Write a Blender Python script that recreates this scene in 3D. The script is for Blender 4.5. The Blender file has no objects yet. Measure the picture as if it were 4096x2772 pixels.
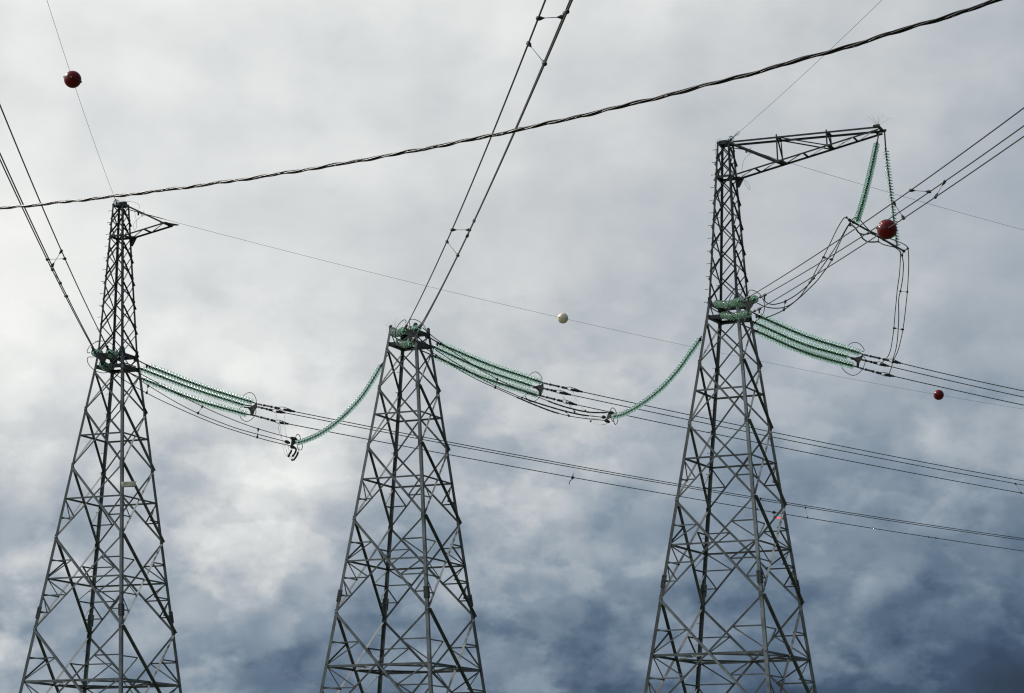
import bpy, math, random
import numpy as np
from mathutils import Vector, Matrix

random.seed(7)
rng = np.random.default_rng(7)
S = bpy.context.scene
C = S.collection
PI = math.pi

# ------------------------------------------------------------------ camera
F = 10209.0                      # focal length in photo pixels (4096 x 2772)
PITCH, ROLL = 0.19564730, 0.00125906
EYE = 1.6
cam_d = bpy.data.cameras.new('camera')
cam = bpy.data.objects.new('camera', cam_d)
C.objects.link(cam)
cam_d.sensor_fit = 'HORIZONTAL'
cam_d.sensor_width = 36.0
cam_d.lens = 36.0 * F / 4096.0
cam_d.clip_start = 0.5
cam_d.clip_end = 20000.0
cam.matrix_world = (Matrix.Translation((0, 0, EYE)) @ Matrix.Rotation(PI / 2 + PITCH, 4, 'X')
                    @ Matrix.Rotation(ROLL, 4, 'Z'))
S.camera = cam
S.view_settings.view_transform = 'Standard'
S.view_settings.look = 'None'
S.view_settings.exposure = 0.0
S.view_settings.gamma = 1.0
S.view_settings.use_curve_mapping = False
S.render.resolution_x, S.render.resolution_y = 1024, 693
S.cycles.transmission_bounces = 16
S.cycles.max_bounces = 20
S.cycles.transparent_max_bounces = 16
S.cycles.filter_width = 1.2

# ------------------------------------------------------------------ sun
SUN_EL, SUN_AZ = math.radians(38), math.radians(-62)    # azimuth from +y, negative is left
sd = Vector((math.sin(SUN_AZ) * math.cos(SUN_EL), math.cos(SUN_AZ) * math.cos(SUN_EL), math.sin(SUN_EL)))
sun_d = bpy.data.lights.new('sun', 'SUN')
sun_d.energy = 4.0
sun_d.angle = math.radians(2.0)
sun_d.color = (1.0, 0.96, 0.9)
sun = bpy.data.objects.new('sun', sun_d)
C.objects.link(sun)
sun.rotation_euler = (-sd).to_track_quat('-Z', 'Y').to_euler()
sun.location = (-60, 60, 90)

# ------------------------------------------------------------------ sky
def srgb(r, g, b):
    def f(c):
        c /= 255.0
        return c / 12.92 if c <= 0.04045 else ((c + 0.055) / 1.055) ** 2.4
    return (f(r), f(g), f(b), 1.0)

def build_sky():
    w = bpy.data.worlds.new('World')
    S.world = w
    w.use_nodes = True
    nt = w.node_tree
    N, L = nt.nodes, nt.links
    N.clear()

    def put(sock, v):
        if isinstance(v, (int, float)):
            sock.default_value = v
        elif isinstance(v, tuple):
            sock.default_value = v
        else:
            L.new(v, sock)

    def M(op, a, b=0.0, c=0.0, clamp=False):
        n = N.new('ShaderNodeMath')
        n.operation = op
        n.use_clamp = clamp
        put(n.inputs[0], a); put(n.inputs[1], b); put(n.inputs[2], c)
        return n.outputs[0]

    tc = N.new('ShaderNodeTexCoord').outputs['Generated']
    sx = N.new('ShaderNodeSeparateXYZ'); L.new(tc, sx.inputs[0])
    x, y, z = sx.outputs

    def noise(scale, detail, rough, offset, stretch=(1, 1, 1), dist=0.0):
        mp = N.new('ShaderNodeMapping')
        mp.inputs['Location'].default_value = offset
        mp.inputs['Scale'].default_value = stretch
        L.new(tc, mp.inputs[0])
        n = N.new('ShaderNodeTexNoise')
        n.inputs['Scale'].default_value = scale
        n.inputs['Detail'].default_value = detail
        n.inputs['Roughness'].default_value = rough
        n.inputs['Distortion'].default_value = dist
        L.new(mp.outputs[0], n.inputs['Vector'])
        return n.outputs[0]

    # azimuth (from +y) and elevation of the direction, bent by turbulence so the cloud masses get ragged edges
    az0 = M('ARCTAN2', x, y)
    el0 = M('ARCSINE', z)
    wa = M('MULTIPLY', M('SUBTRACT', noise(14, 4, 0.5, (3.1, 0.4, 1.7)), 0.5), SKY_WARP)
    we = M('MULTIPLY', M('SUBTRACT', noise(14, 4, 0.5, (9.3, 5.4, 2.7)), 0.5), SKY_WARP)
    az = M('ADD', az0, wa)
    el = M('ADD', el0, we)

    # cloud brightness laid out on a grid of azimuth x elevation
    T = np.array(SKY_GRID) - SKY_BASE
    nx, ny = T.shape[1], T.shape[0]
    A = np.linspace(SKY_AZ[0], SKY_AZ[1], nx)
    E_ = np.linspace(SKY_EL[0], SKY_EL[1], ny)
    hx, hy = abs(A[1] - A[0]) * 0.62, abs(E_[1] - E_[0]) * 0.62
    GX = np.exp(-((A[:, None] - A[None]) / hx) ** 2)
    GY = np.exp(-((E_[:, None] - E_[None]) / hy) ** 2)
    Wt = np.linalg.solve(GY, T) @ np.linalg.inv(GX)      # rows el, cols az

    def gauss(v, c, h):
        d = M('MULTIPLY', M('SUBTRACT', v, float(c)), float(1 / h))
        return M('POWER', math.e, M('MULTIPLY', M('MULTIPLY', d, d), -1.0))
    gx = [gauss(az, a, hx) for a in A]
    total = None
    for j in range(ny):
        acc = None
        for i in range(nx):
            acc = M('MULTIPLY_ADD', gx[i], float(Wt[j, i]), 0.0 if acc is None else acc)
        gy = gauss(el, E_[j], hy)
        total = M('MULTIPLY_ADD', acc, gy, 0.0 if total is None else total)

    # unseen rest of the sky: lighter left, dimmed right and behind to shade steel
    side = M('MULTIPLY', x, -0.34)
    base = M('ADD', SKY_BASE, side)
    back = M('MULTIPLY', M('SUBTRACT', M('MULTIPLY', y, -1.0), -0.35, clamp=True), -0.06)
    base = M('ADD', base, back)
    # finer cloud texture
    n1 = M('MULTIPLY', M('SUBTRACT', noise(9, 6, 0.52, (1.2, 7.7, 0.3), (1, 1, 1.5), 0.1), 0.5), SKY_N1)
    n2 = M('MULTIPLY', M('SUBTRACT', noise(26, 6, 0.52, (4.2, 2.7, 8.3), (1, 1, 1.4), 0.1), 0.5), SKY_N2)
    low = M('MULTIPLY_ADD', M('SUBTRACT', SKY_LOW, el0, clamp=True), 8.0, 1.0)   # rougher clouds low down
    tex = M('MULTIPLY', M('ADD', n1, n2), low)
    def puff(n, lo, hi):                          # cloud heads with a definite edge
        mr = N.new('ShaderNodeMapRange')
        mr.interpolation_type = 'SMOOTHSTEP'
        L.new(n, mr.inputs['Value'])
        mr.inputs['From Min'].default_value = lo; mr.inputs['From Max'].default_value = hi
        mr.inputs['To Min'].default_value = -0.5; mr.inputs['To Max'].default_value = 0.5
        return mr.outputs[0]
    def relief(scale, off, st, d):
        a = noise(scale, 9, 0.54, off, st, 0.0)
        b = noise(scale, 9, 0.54, (off[0] + d[0], off[1], off[2] + d[1]), st, 0.0)
        return M('SUBTRACT', a, b)
    shade = M('ADD', M('MULTIPLY', relief(13, (5.2, 2.2, 1.4), (1, 1, 1.25), (0.012, -0.016)), 0.22),
              M('MULTIPLY', relief(31, (1.7, 6.2, 4.4), (1, 1, 1.25), (0.006, -0.008)), 0.22))
    lowness = M('MULTIPLY', M('SUBTRACT', 0.235, el0, clamp=True), 7.5)
    p1 = M('MULTIPLY', puff(noise(12, 10, 0.56, (2.3, 1.1, 6.4), (1, 1, 1.35), 0.0), 0.45, 0.56), 0.08)
    p2 = M('MULTIPLY', puff(noise(28, 10, 0.56, (7.1, 3.6, 0.9), (1, 1, 1.35), 0.0), 0.45, 0.58), 0.06)
    p3 = M('MULTIPLY', puff(noise(19, 10, 0.54, (0.4, 8.8, 3.3), (1, 1, 1.8), 0.0), 0.48, 0.55), 0.055)
    heads = M('MULTIPLY', M('ADD', M('ADD', M('ADD', p1, p2), p3), shade), M('ADD', lowness, 0.13))
    t = M('ADD', M('ADD', M('ADD', base, total), tex), heads, clamp=True)

    cr = N.new('ShaderNodeValToRGB')
    L.new(t, cr.inputs[0])
    stops = SKY_RAMP
    el_ = cr.color_ramp.elements
    while len(el_) < len(stops):
        el_.new(0.5)
    for e, (p, c) in zip(el_, stops):
        e.position = p
        e.color = srgb(*c)

    ns = N.new('ShaderNodeTexSky')
    ns.sky_type = 'NISHITA'
    ns.sun_disc = False
    ns.sun_elevation = SUN_EL
    ns.sun_rotation = SUN_AZ
    b1 = N.new('ShaderNodeBackground'); L.new(ns.outputs[0], b1.inputs[0]); b1.inputs[1].default_value = 0.1
    b2 = N.new('ShaderNodeBackground'); L.new(cr.outputs[0], b2.inputs[0]); b2.inputs[1].default_value = 1.0
    mx = N.new('ShaderNodeMixShader'); mx.inputs[0].default_value = 0.985     # thick cloud in front of the clear sky
    L.new(b1.outputs[0], mx.inputs[1]); L.new(b2.outputs[0], mx.inputs[2])
    out = N.new('ShaderNodeOutputWorld'); L.new(mx.outputs[0], out.inputs[0])

SKY_BASE = 0.66
SKY_WARP = 0.065
SKY_N1, SKY_N2 = 0.13, 0.11
SKY_LOW = 0.19
# photo columns u = 0 .. 4096 (az) and rows v = 0 .. 2772 (el), brightness of the clouds there
SKY_AZ = (-0.2005, 0.2005)
SKY_EL = (0.1957 + 0.1350, 0.1957 - 0.1350)
SKY_GRID = [
    [.88, .885, .88, .89, .89, .87, .85, .83, .81],
    [.87, .84, .84, .85, .86, .84, .82, .81, .79],
    [.86, .81, .83, .83, .82, .81, .80, .79, .77],
    [.89, .85, .81, .79, .78, .78, .79, .79, .76],
    [.91, .88, .84, .79, .77, .77, .77, .76, .75],
    [.78, .78, .81, .79, .74, .74, .71, .69, .67],
    [.58, .60, .76, .68, .70, .61, .54, .53, .60],
    [.61, .56, .55, .50, .54, .50, .44, .42, .45],
    [.72, .57, .45, .42, .40, .37, .36, .33, .31],
]
SKY_RAMP = [(0.0, (36, 48, 66)), (0.28, (66, 85, 109)), (0.42, (101, 119, 139)), (0.56, (134, 149, 164)),
            (0.70, (174, 182, 190)), (0.80, (206, 209, 211)), (0.90, (231, 233, 232)), (1.0, (250, 250, 246))]
build_sky()

# ------------------------------------------------------------------ geometry of the view -> world points
def ray(u, v):
    u2, v2 = u - 2048.0, v - 1386.0
    uu = u2 * math.cos(ROLL) + v2 * math.sin(ROLL)
    vv = -u2 * math.sin(ROLL) + v2 * math.cos(ROLL)
    X, zc = uu / F, -vv / F
    return np.array([X, math.cos(PITCH) - zc * math.sin(PITCH), math.sin(PITCH) + zc * math.cos(PITCH)])

O = np.array([0, 0, EYE])

def at_y(u, v, Y):
    d = ray(u, v)
    return O + d * (Y / d[1])

def at_plane(u, v, P, az):
    """point seen at (u, v) in the vertical plane through P whose horizontal direction is az (degrees from +x)"""
    n = np.array([-math.sin(math.radians(az)), math.cos(math.radians(az)), 0])
    d = ray(u, v)
    return O + d * (np.dot(np.asarray(P) - O, n) / np.dot(d, n))

NEAR_AZ = 95.3          # the span that comes in over the camera
FAR_AZ = 45.0           # the span that leaves to the right

# ------------------------------------------------------------------ materials
def mat(name, col, rough=0.5, metal=0.0, var=0.0, scale=6.0, bump=0.0, spec=0.5, detail=6.0, col2=None, member=0.0):
    m = bpy.data.materials.new(name)
    m.use_nodes = True
    nt = m.node_tree
    b = nt.nodes['Principled BSDF']
    b.inputs['Roughness'].default_value = rough
    b.inputs['Metallic'].default_value = metal
    b.inputs['Specular IOR Level'].default_value = spec
    c = np.array(col)
    if var > 0:
        tc = nt.nodes.new('ShaderNodeTexCoord')
        n = nt.nodes.new('ShaderNodeTexNoise')
        n.inputs['Scale'].default_value = scale
        n.inputs['Detail'].default_value = detail
        nt.links.new(tc.outputs['Object'], n.inputs['Vector'])
        r = nt.nodes.new('ShaderNodeValToRGB')
        r.color_ramp.elements[0].position = 0.3
        r.color_ramp.elements[1].position = 0.7
        r.color_ramp.elements[0].color = (*np.clip(c * (1 - var), 0, 1), 1)
        r.color_ramp.elements[1].color = (*(np.clip(c * (1 + var), 0, 1) if col2 is None else col2), 1)
        nt.links.new(n.outputs[0], r.inputs[0])
        if member > 0:                       # each steel member has weathered a little differently
            oi = nt.nodes.new('ShaderNodeObjectInfo')
            mm = nt.nodes.new('ShaderNodeMapRange')
            mm.inputs['To Min'].default_value = 1 - member; mm.inputs['To Max'].default_value = 1 + member * 1.3
            nt.links.new(oi.outputs['Random'], mm.inputs[0])
            mv = nt.nodes.new('ShaderNodeVectorMath'); mv.operation = 'SCALE'
            nt.links.new(r.outputs[0], mv.inputs[0]); nt.links.new(mm.outputs[0], mv.inputs['Scale'])
            nt.links.new(mv.outputs[0], b.inputs['Base Color'])
        else:
            nt.links.new(r.outputs[0], b.inputs['Base Color'])
        rr = nt.nodes.new('ShaderNodeMapRange')
        rr.inputs['To Min'].default_value = max(0.02, rough - 0.12)
        rr.inputs['To Max'].default_value = min(1, rough + 0.12)
        nt.links.new(n.outputs[0], rr.inputs[0])
        nt.links.new(rr.outputs[0], b.inputs['Roughness'])
        if bump > 0:
            bp = nt.nodes.new('ShaderNodeBump')
            bp.inputs['Strength'].default_value = bump
            nt.links.new(n.outputs[0], bp.inputs['Height'])
            nt.links.new(bp.outputs[0], b.inputs['Normal'])
    else:
        b.inputs['Base Color'].default_value = (*c, 1)
    return m

CAPS = mat('dark_insulator_cap', (0.012, 0.020, 0.017), 0.55, 0.1, 0.4, 30.0)
MAST = mat('shaded_galvanised_steel', (0.052, 0.060, 0.066), 0.6, 0.2, 0.4, 2.5, member=0.35)  # darker copy of STEEL: shade of the mast against bright sky put into colour
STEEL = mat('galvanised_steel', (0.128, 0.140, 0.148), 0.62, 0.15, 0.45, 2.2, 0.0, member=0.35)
DARKSTEEL = mat('weathered_steel', (0.05, 0.055, 0.058), 0.6, 0.3, 0.4, 9.0)
PLATE = mat('pale_zinc_plate', (0.3, 0.3, 0.29), 0.65, 0.1, 0.5, 14.0)
WIRE = mat('aluminium_conductor', (0.022, 0.022, 0.021), 0.55, 0.1, 0.3, 30.0)
PALEWIRE = mat('new_aluminium_wire', (0.42, 0.41, 0.39), 0.55, 0.2, 0.2, 30.0)
THIN = mat('shield_wire', (0.07, 0.075, 0.09), 0.5, 0.1, 0.2, 30.0)
BLACK = mat('black_insulation', (0.005, 0.005, 0.0055), 0.30, 0.0, 0.5, 40.0, spec=0.16)
BARE = mat('bare_aluminium_strand', (0.16, 0.16, 0.155), 0.4, 0.2, 0.3, 60.0)
RED = mat('red_glossy_shell', (0.15, 0.0012, 0.004), 0.32, 0.0, 0.3, 5.0, spec=0.3)
CREAM = mat('cream_shell', (0.80, 0.71, 0.52), 0.45, 0.0, 0.2, 7.0)
CLOTH = mat('beige_sheet', (0.88, 0.80, 0.65), 0.8, 0.0, 0.12, 18.0, 0.25)
GRASS = mat('grass_ground', (0.06, 0.08, 0.03), 0.95, 0.0, 0.5, 0.6)

def glass_material():
    m = bpy.data.materials.new('green_glass')
    m.use_nodes = True
    nt = m.node_tree
    b = nt.nodes['Principled BSDF']
    b.inputs['Transmission Weight'].default_value = 1.0
    b.inputs['IOR'].default_value = 1.5
    b.inputs['Roughness'].default_value = 0.2
    tc = nt.nodes.new('ShaderNodeTexCoord')
    n = nt.nodes.new('ShaderNodeTexNoise')
    n.inputs['Scale'].default_value = 12
    nt.links.new(tc.outputs['Object'], n.inputs['Vector'])
    r = nt.nodes.new('ShaderNodeValToRGB')
    r.color_ramp.elements[0].color = (0.73, 0.985, 0.86, 1)
    r.color_ramp.elements[1].color = (0.82, 0.995, 0.91, 1)
    nt.links.new(n.outputs[0], r.inputs[0])
    nt.links.new(r.outputs[0], b.inputs['Base Color'])
    tr = nt.nodes.new('ShaderNodeBsdfTranslucent')          # dust on the glass scatters the light behind it
    tr.inputs['Color'].default_value = (0.66, 1.0, 0.80, 1)
    mx = nt.nodes.new('ShaderNodeMixShader')
    mx.inputs[0].default_value = 0.03
    nt.links.new(b.outputs[0], mx.inputs[1]); nt.links.new(tr.outputs[0], mx.inputs[2])
    nt.links.new(mx.outputs[0], nt.nodes['Material Output'].inputs['Surface'])
    return m
GLASS = glass_material()

def clear_glass():
    m = bpy.data.materials.new('clear_glass')
    m.use_nodes = True
    b = m.node_tree.nodes['Principled BSDF']
    b.inputs['Transmission Weight'].default_value = 1.0
    b.inputs['IOR'].default_value = 1.5
    b.inputs['Roughness'].default_value = 0.06
    tc = m.node_tree.nodes.new('ShaderNodeTexCoord')
    n = m.node_tree.nodes.new('ShaderNodeTexNoise'); n.inputs['Scale'].default_value = 10
    m.node_tree.links.new(tc.outputs['Object'], n.inputs['Vector'])
    r = m.node_tree.nodes.new('ShaderNodeValToRGB')
    r.color_ramp.elements[0].color = (0.82, 0.93, 0.92, 1)
    r.color_ramp.elements[1].color = (0.9, 0.97, 0.96, 1)
    m.node_tree.links.new(n.outputs[0], r.inputs[0])
    m.node_tree.links.new(r.outputs[0], b.inputs['Base Color'])
    return m
CLEAR = clear_glass()

def lamp_material():
    m = bpy.data.materials.new('red_lamp_glow')
    m.use_nodes = True
    b = m.node_tree.nodes['Principled BSDF']
    b.inputs['Base Color'].default_value = (0.8, 0.1, 0.1, 1)
    b.inputs['Emission Color'].default_value = (1.0, 0.13, 0.16, 1)
    b.inputs['Emission Strength'].default_value = 1.1
    return m
GLOW = lamp_material()

# ------------------------------------------------------------------ mesh helpers
def unit(v):
    v = np.asarray(v, float)
    return v / max(np.linalg.norm(v), 1e-12)

class MB:
    """collects vertices and faces of one mesh (world coordinates)"""
    def __init__(self):
        self.v, self.f, self.sm = [], [], []

    def add(self, verts, faces, smooth=False):
        o = len(self.v)
        self.v += [tuple(map(float, p)) for p in verts]
        self.f += [tuple(i + o for i in f) for f in faces]
        self.sm += [smooth] * len(faces)
        return self

    def angle(self, p0, p1, n1, n2, w1, w2=None, t=None):
        """steel angle section from p0 to p1, heel on the line p0-p1, flanges towards n1 and n2"""
        w2 = w2 or w1
        t = t or max(0.008, w1 * 0.11)
        p0, p1 = np.asarray(p0, float), np.asarray(p1, float)
        d = unit(p1 - p0)
        n1 = unit(np.asarray(n1) - d * np.dot(n1, d))
        n2 = np.asarray(n2) - d * np.dot(n2, d)
        n2 = unit(n2 - n1 * np.dot(n2, n1))
        sec = [(0, 0), (w1, 0), (w1, t), (t, t), (t, w2), (0, w2)]
        vs = [p0 + n1 * a + n2 * b for a, b in sec] + [p1 + n1 * a + n2 * b for a, b in sec]
        fs = [(i, (i + 1) % 6, (i + 1) % 6 + 6, i + 6) for i in range(6)]
        fs += [(3, 2, 1, 0), (5, 4, 3, 0), (6, 7, 8, 9), (6, 9, 10, 11)]
        return self.add(vs, fs)

    def bar(self, p0, p1, n, w, h):
        """rectangular bar, w across (in the plane perpendicular to n), h along n"""
        p0, p1 = np.asarray(p0, float), np.asarray(p1, float)
        d = unit(p1 - p0)
        n = unit(np.asarray(n) - d * np.dot(n, d))
        s = np.cross(d, n)
        c = [(-w / 2, -h / 2), (w / 2, -h / 2), (w / 2, h / 2), (-w / 2, h / 2)]
        vs = [p + s * a + n * b for p in (p0, p1) for a, b in c]
        return self.add(vs, [(0, 3, 2, 1), (4, 5, 6, 7), (0, 1, 5, 4), (1, 2, 6, 5), (2, 3, 7, 6), (3, 0, 4, 7)])

    def prism(self, poly, off):
        """polygon extruded by off"""
        poly = [np.asarray(p, float) for p in poly]
        off = np.asarray(off, float)
        n = len(poly)
        vs = [p - off / 2 for p in poly] + [p + off / 2 for p in poly]
        return self.add(vs, [tuple(range(n))[::-1], tuple(range(n, 2 * n))] +
                        [(i, (i + 1) % n, (i + 1) % n + n, i + n) for i in range(n)])

    def tube(self, pts, r, k=6, closed=False, taper=None):
        pts = [np.asarray(p, float) for p in pts]
        n = len(pts)
        if n < 2:
            return self
        ref = None
        vs = []
        for i, p in enumerate(pts):
            a = pts[i - 1] if (i or closed) else p
            b = pts[(i + 1) % n] if (i < n - 1 or closed) else p
            d = unit(b - a)
            if ref is None:
                ref = np.array([0, 0, 1.0]) if abs(d[2]) < 0.9 else np.array([1.0, 0, 0])
            ref = unit(ref - d * np.dot(ref, d))
            s = np.cross(d, ref)
            rr = r if taper is None else r * taper[i]
            for q in range(k):
                th = 2 * PI * q / k
                vs.append(p + (ref * math.cos(th) + s * math.sin(th)) * rr)
        fs = []
        for i in range(n if closed else n - 1):
            j = (i + 1) % n
            for q in range(k):
                q2 = (q + 1) % k
                fs.append((i * k + q, i * k + q2, j * k + q2, j * k + q))
        if not closed:
            fs += [tuple(range(k))[::-1], tuple(range((n - 1) * k, n * k))]
        return self.add(vs, fs, True)

    def lathe(self, prof, P, axis, k=16, closed=False):
        """profile of (radius, height) turned about axis through P"""
        axis = unit(axis)
        ref = np.array([0, 0, 1.0]) if abs(axis[2]) < 0.9 else np.array([1.0, 0, 0])
        a = unit(np.cross(axis, ref)); b = np.cross(axis, a)
        P = np.asarray(P, float)
        vs, fs = [], []
        for (r, h) in prof:
            for q in range(k):
                th = 2 * PI * q / k
                vs.append(P + axis * h + (a * math.cos(th) + b * math.sin(th)) * max(r, 1e-4))
        m = len(prof)
        for i in range(m if closed else m - 1):
            j = (i + 1) % m
            for q in range(k):
                q2 = (q + 1) % k
                fs.append((i * k + q, i * k + q2, j * k + q2, j * k + q))
        if not closed:
            fs += [tuple(range(k))[::-1], tuple(range((m - 1) * k, m * k))]
        return self.add(vs, fs, True)

    def ball(self, P, r, k=10):
        prof = [(r * math.sin(PI * i / 6), -r * math.cos(PI * i / 6)) for i in range(7)]
        return self.lathe(prof, P, (0, 0, 1), k)

    def build(self, name, material, parent=None, origin=None):
        base = np.zeros(3)
        if parent is not None:
            base = np.array(world_loc(parent))
        elif origin is not None:
            base = np.asarray(origin, float)
        me = bpy.data.meshes.new(name)
        me.from_pydata([tuple(np.array(p) - base) for p in self.v], [], self.f)
        me.polygons.foreach_set('use_smooth', self.sm)
        me.materials.append(material)
        me.update()
        o = bpy.data.objects.new(name, me)
        C.objects.link(o)
        if parent is not None:
            o.parent = parent
        else:
            o.location = tuple(base)
        return o

def world_loc(o):
    p = Vector((0, 0, 0))
    while o is not None:
        p = p + o.location
        o = o.parent
    return p

def thing(name, loc):
    o = bpy.data.objects.new(name, None)
    o.empty_display_size = 0.3
    o.location = tuple(map(float, loc))
    C.objects.link(o)
    return o

def tag(o, label, cat, group=None):
    o['label'] = label
    o['category'] = cat
    if group:
        o['group'] = group
    return o

def smooth_path(pts, n=8):
    """Catmull-Rom through 3-D points"""
    P = [np.asarray(p, float) for p in pts]
    if len(P) < 3:
        return P
    P = [2 * P[0] - P[1]] + P + [2 * P[-1] - P[-2]]
    out = []
    for i in range(1, len(P) - 2):
        a, b, c, d = P[i - 1:i + 3]
        for j in range(n):
            t = j / n
            out.append(0.5 * (2 * b + (c - a) * t + (2 * a - 5 * b + 4 * c - d) * t * t + (3 * b - a - 3 * c + d) * t ** 3))
    out.append(P[-2])
    return out

def resample(path, n):
    P = np.array(path)
    L = np.concatenate([[0], np.cumsum(np.linalg.norm(np.diff(P, axis=0), axis=1))])
    s = np.linspace(0, L[-1], n)
    return np.stack([np.interp(s, L, P[:, i]) for i in range(3)], 1), L[-1]

# ------------------------------------------------------------------ ground (below the picture)
gm = MB()
gn = 40
gs = [(-6000 + 12000 * i / gn) for i in range(gn + 1)]
gm.add([(a, b, 0.25 * math.sin(a * .011) * math.sin(b * .013) - 0.2) for b in gs for a in gs],
       [(j * (gn + 1) + i, j * (gn + 1) + i + 1, (j + 1) * (gn + 1) + i + 1, (j + 1) * (gn + 1) + i) for j in range(gn) for i in range(gn)], True)
g = gm.build('ground', GRASS)
g['kind'] = 'structure'

# ------------------------------------------------------------------ towers
# solved from the photo: centre and height of the main diaphragm, turn, lean of the body
TW = [dict(c=(-17.8943, 112.3318, 7.2606 + EYE), yaw=0.3851, lean=(0.01445, 0.01002), up=(-0.0105, 0.0)),
      dict(c=(-4.5857, 109.8110, 7.7629 + EYE), yaw=0.3496, lean=(0.00665, -0.01184), up=(0.0, 0.0)),
      dict(c=(8.9114, 103.9289, 7.7971 + EYE), yaw=0.3184, lean=(0.00891, 0.00353), up=(-0.005, 0.0))]
SLOPE = 0.1255952
J1, H1, J2, H2, J3, H3, J4, D_ = 12.0158, 10.9041, 9.4405, 8.0434, 6.2511, 4.4806, 2.2211, 0.0
J5 = -2.86
R1, R2, ARM, TOP = 14.0, 14.55, 20.1, 21.6
J0 = 13.82
ANG = {'F': -PI / 2, 'R': 0.0, 'B': PI / 2, 'L': PI}

def half(z):
    if z <= R1:
        return 2.5 - SLOPE * z
    if z <= R2:
        return 0.742 + (0.655 - 0.742) * (z - R1) / (R2 - R1)
    return 0.655 + (0.272 - 0.655) * (z - R2) / (TOP - R2)

def centre(t, z):
    T = TW[t]
    zz = min(z, 14.0)
    dx = T['lean'][0] * zz + T['up'][0] * max(0, z - 14.0)
    dy = T['lean'][1] * zz + T['up'][1] * max(0, z - 14.0)
    return np.array([T['c'][0] + dx, T['c'][1] + dy, T['c'][2] + z])

def cor(t, z, leg, w=None):
    w = half(z) if w is None else w
    a = ANG[leg] + TW[t]['yaw']
    r = math.sqrt(2) * w
    return centre(t, z) + np.array([r * math.cos(a), r * math.sin(a), 0])

FACES = [('L', 'F'), ('F', 'R'), ('R', 'B'), ('B', 'L')]
UPZ = np.array([0, 0, 1.0])

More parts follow.
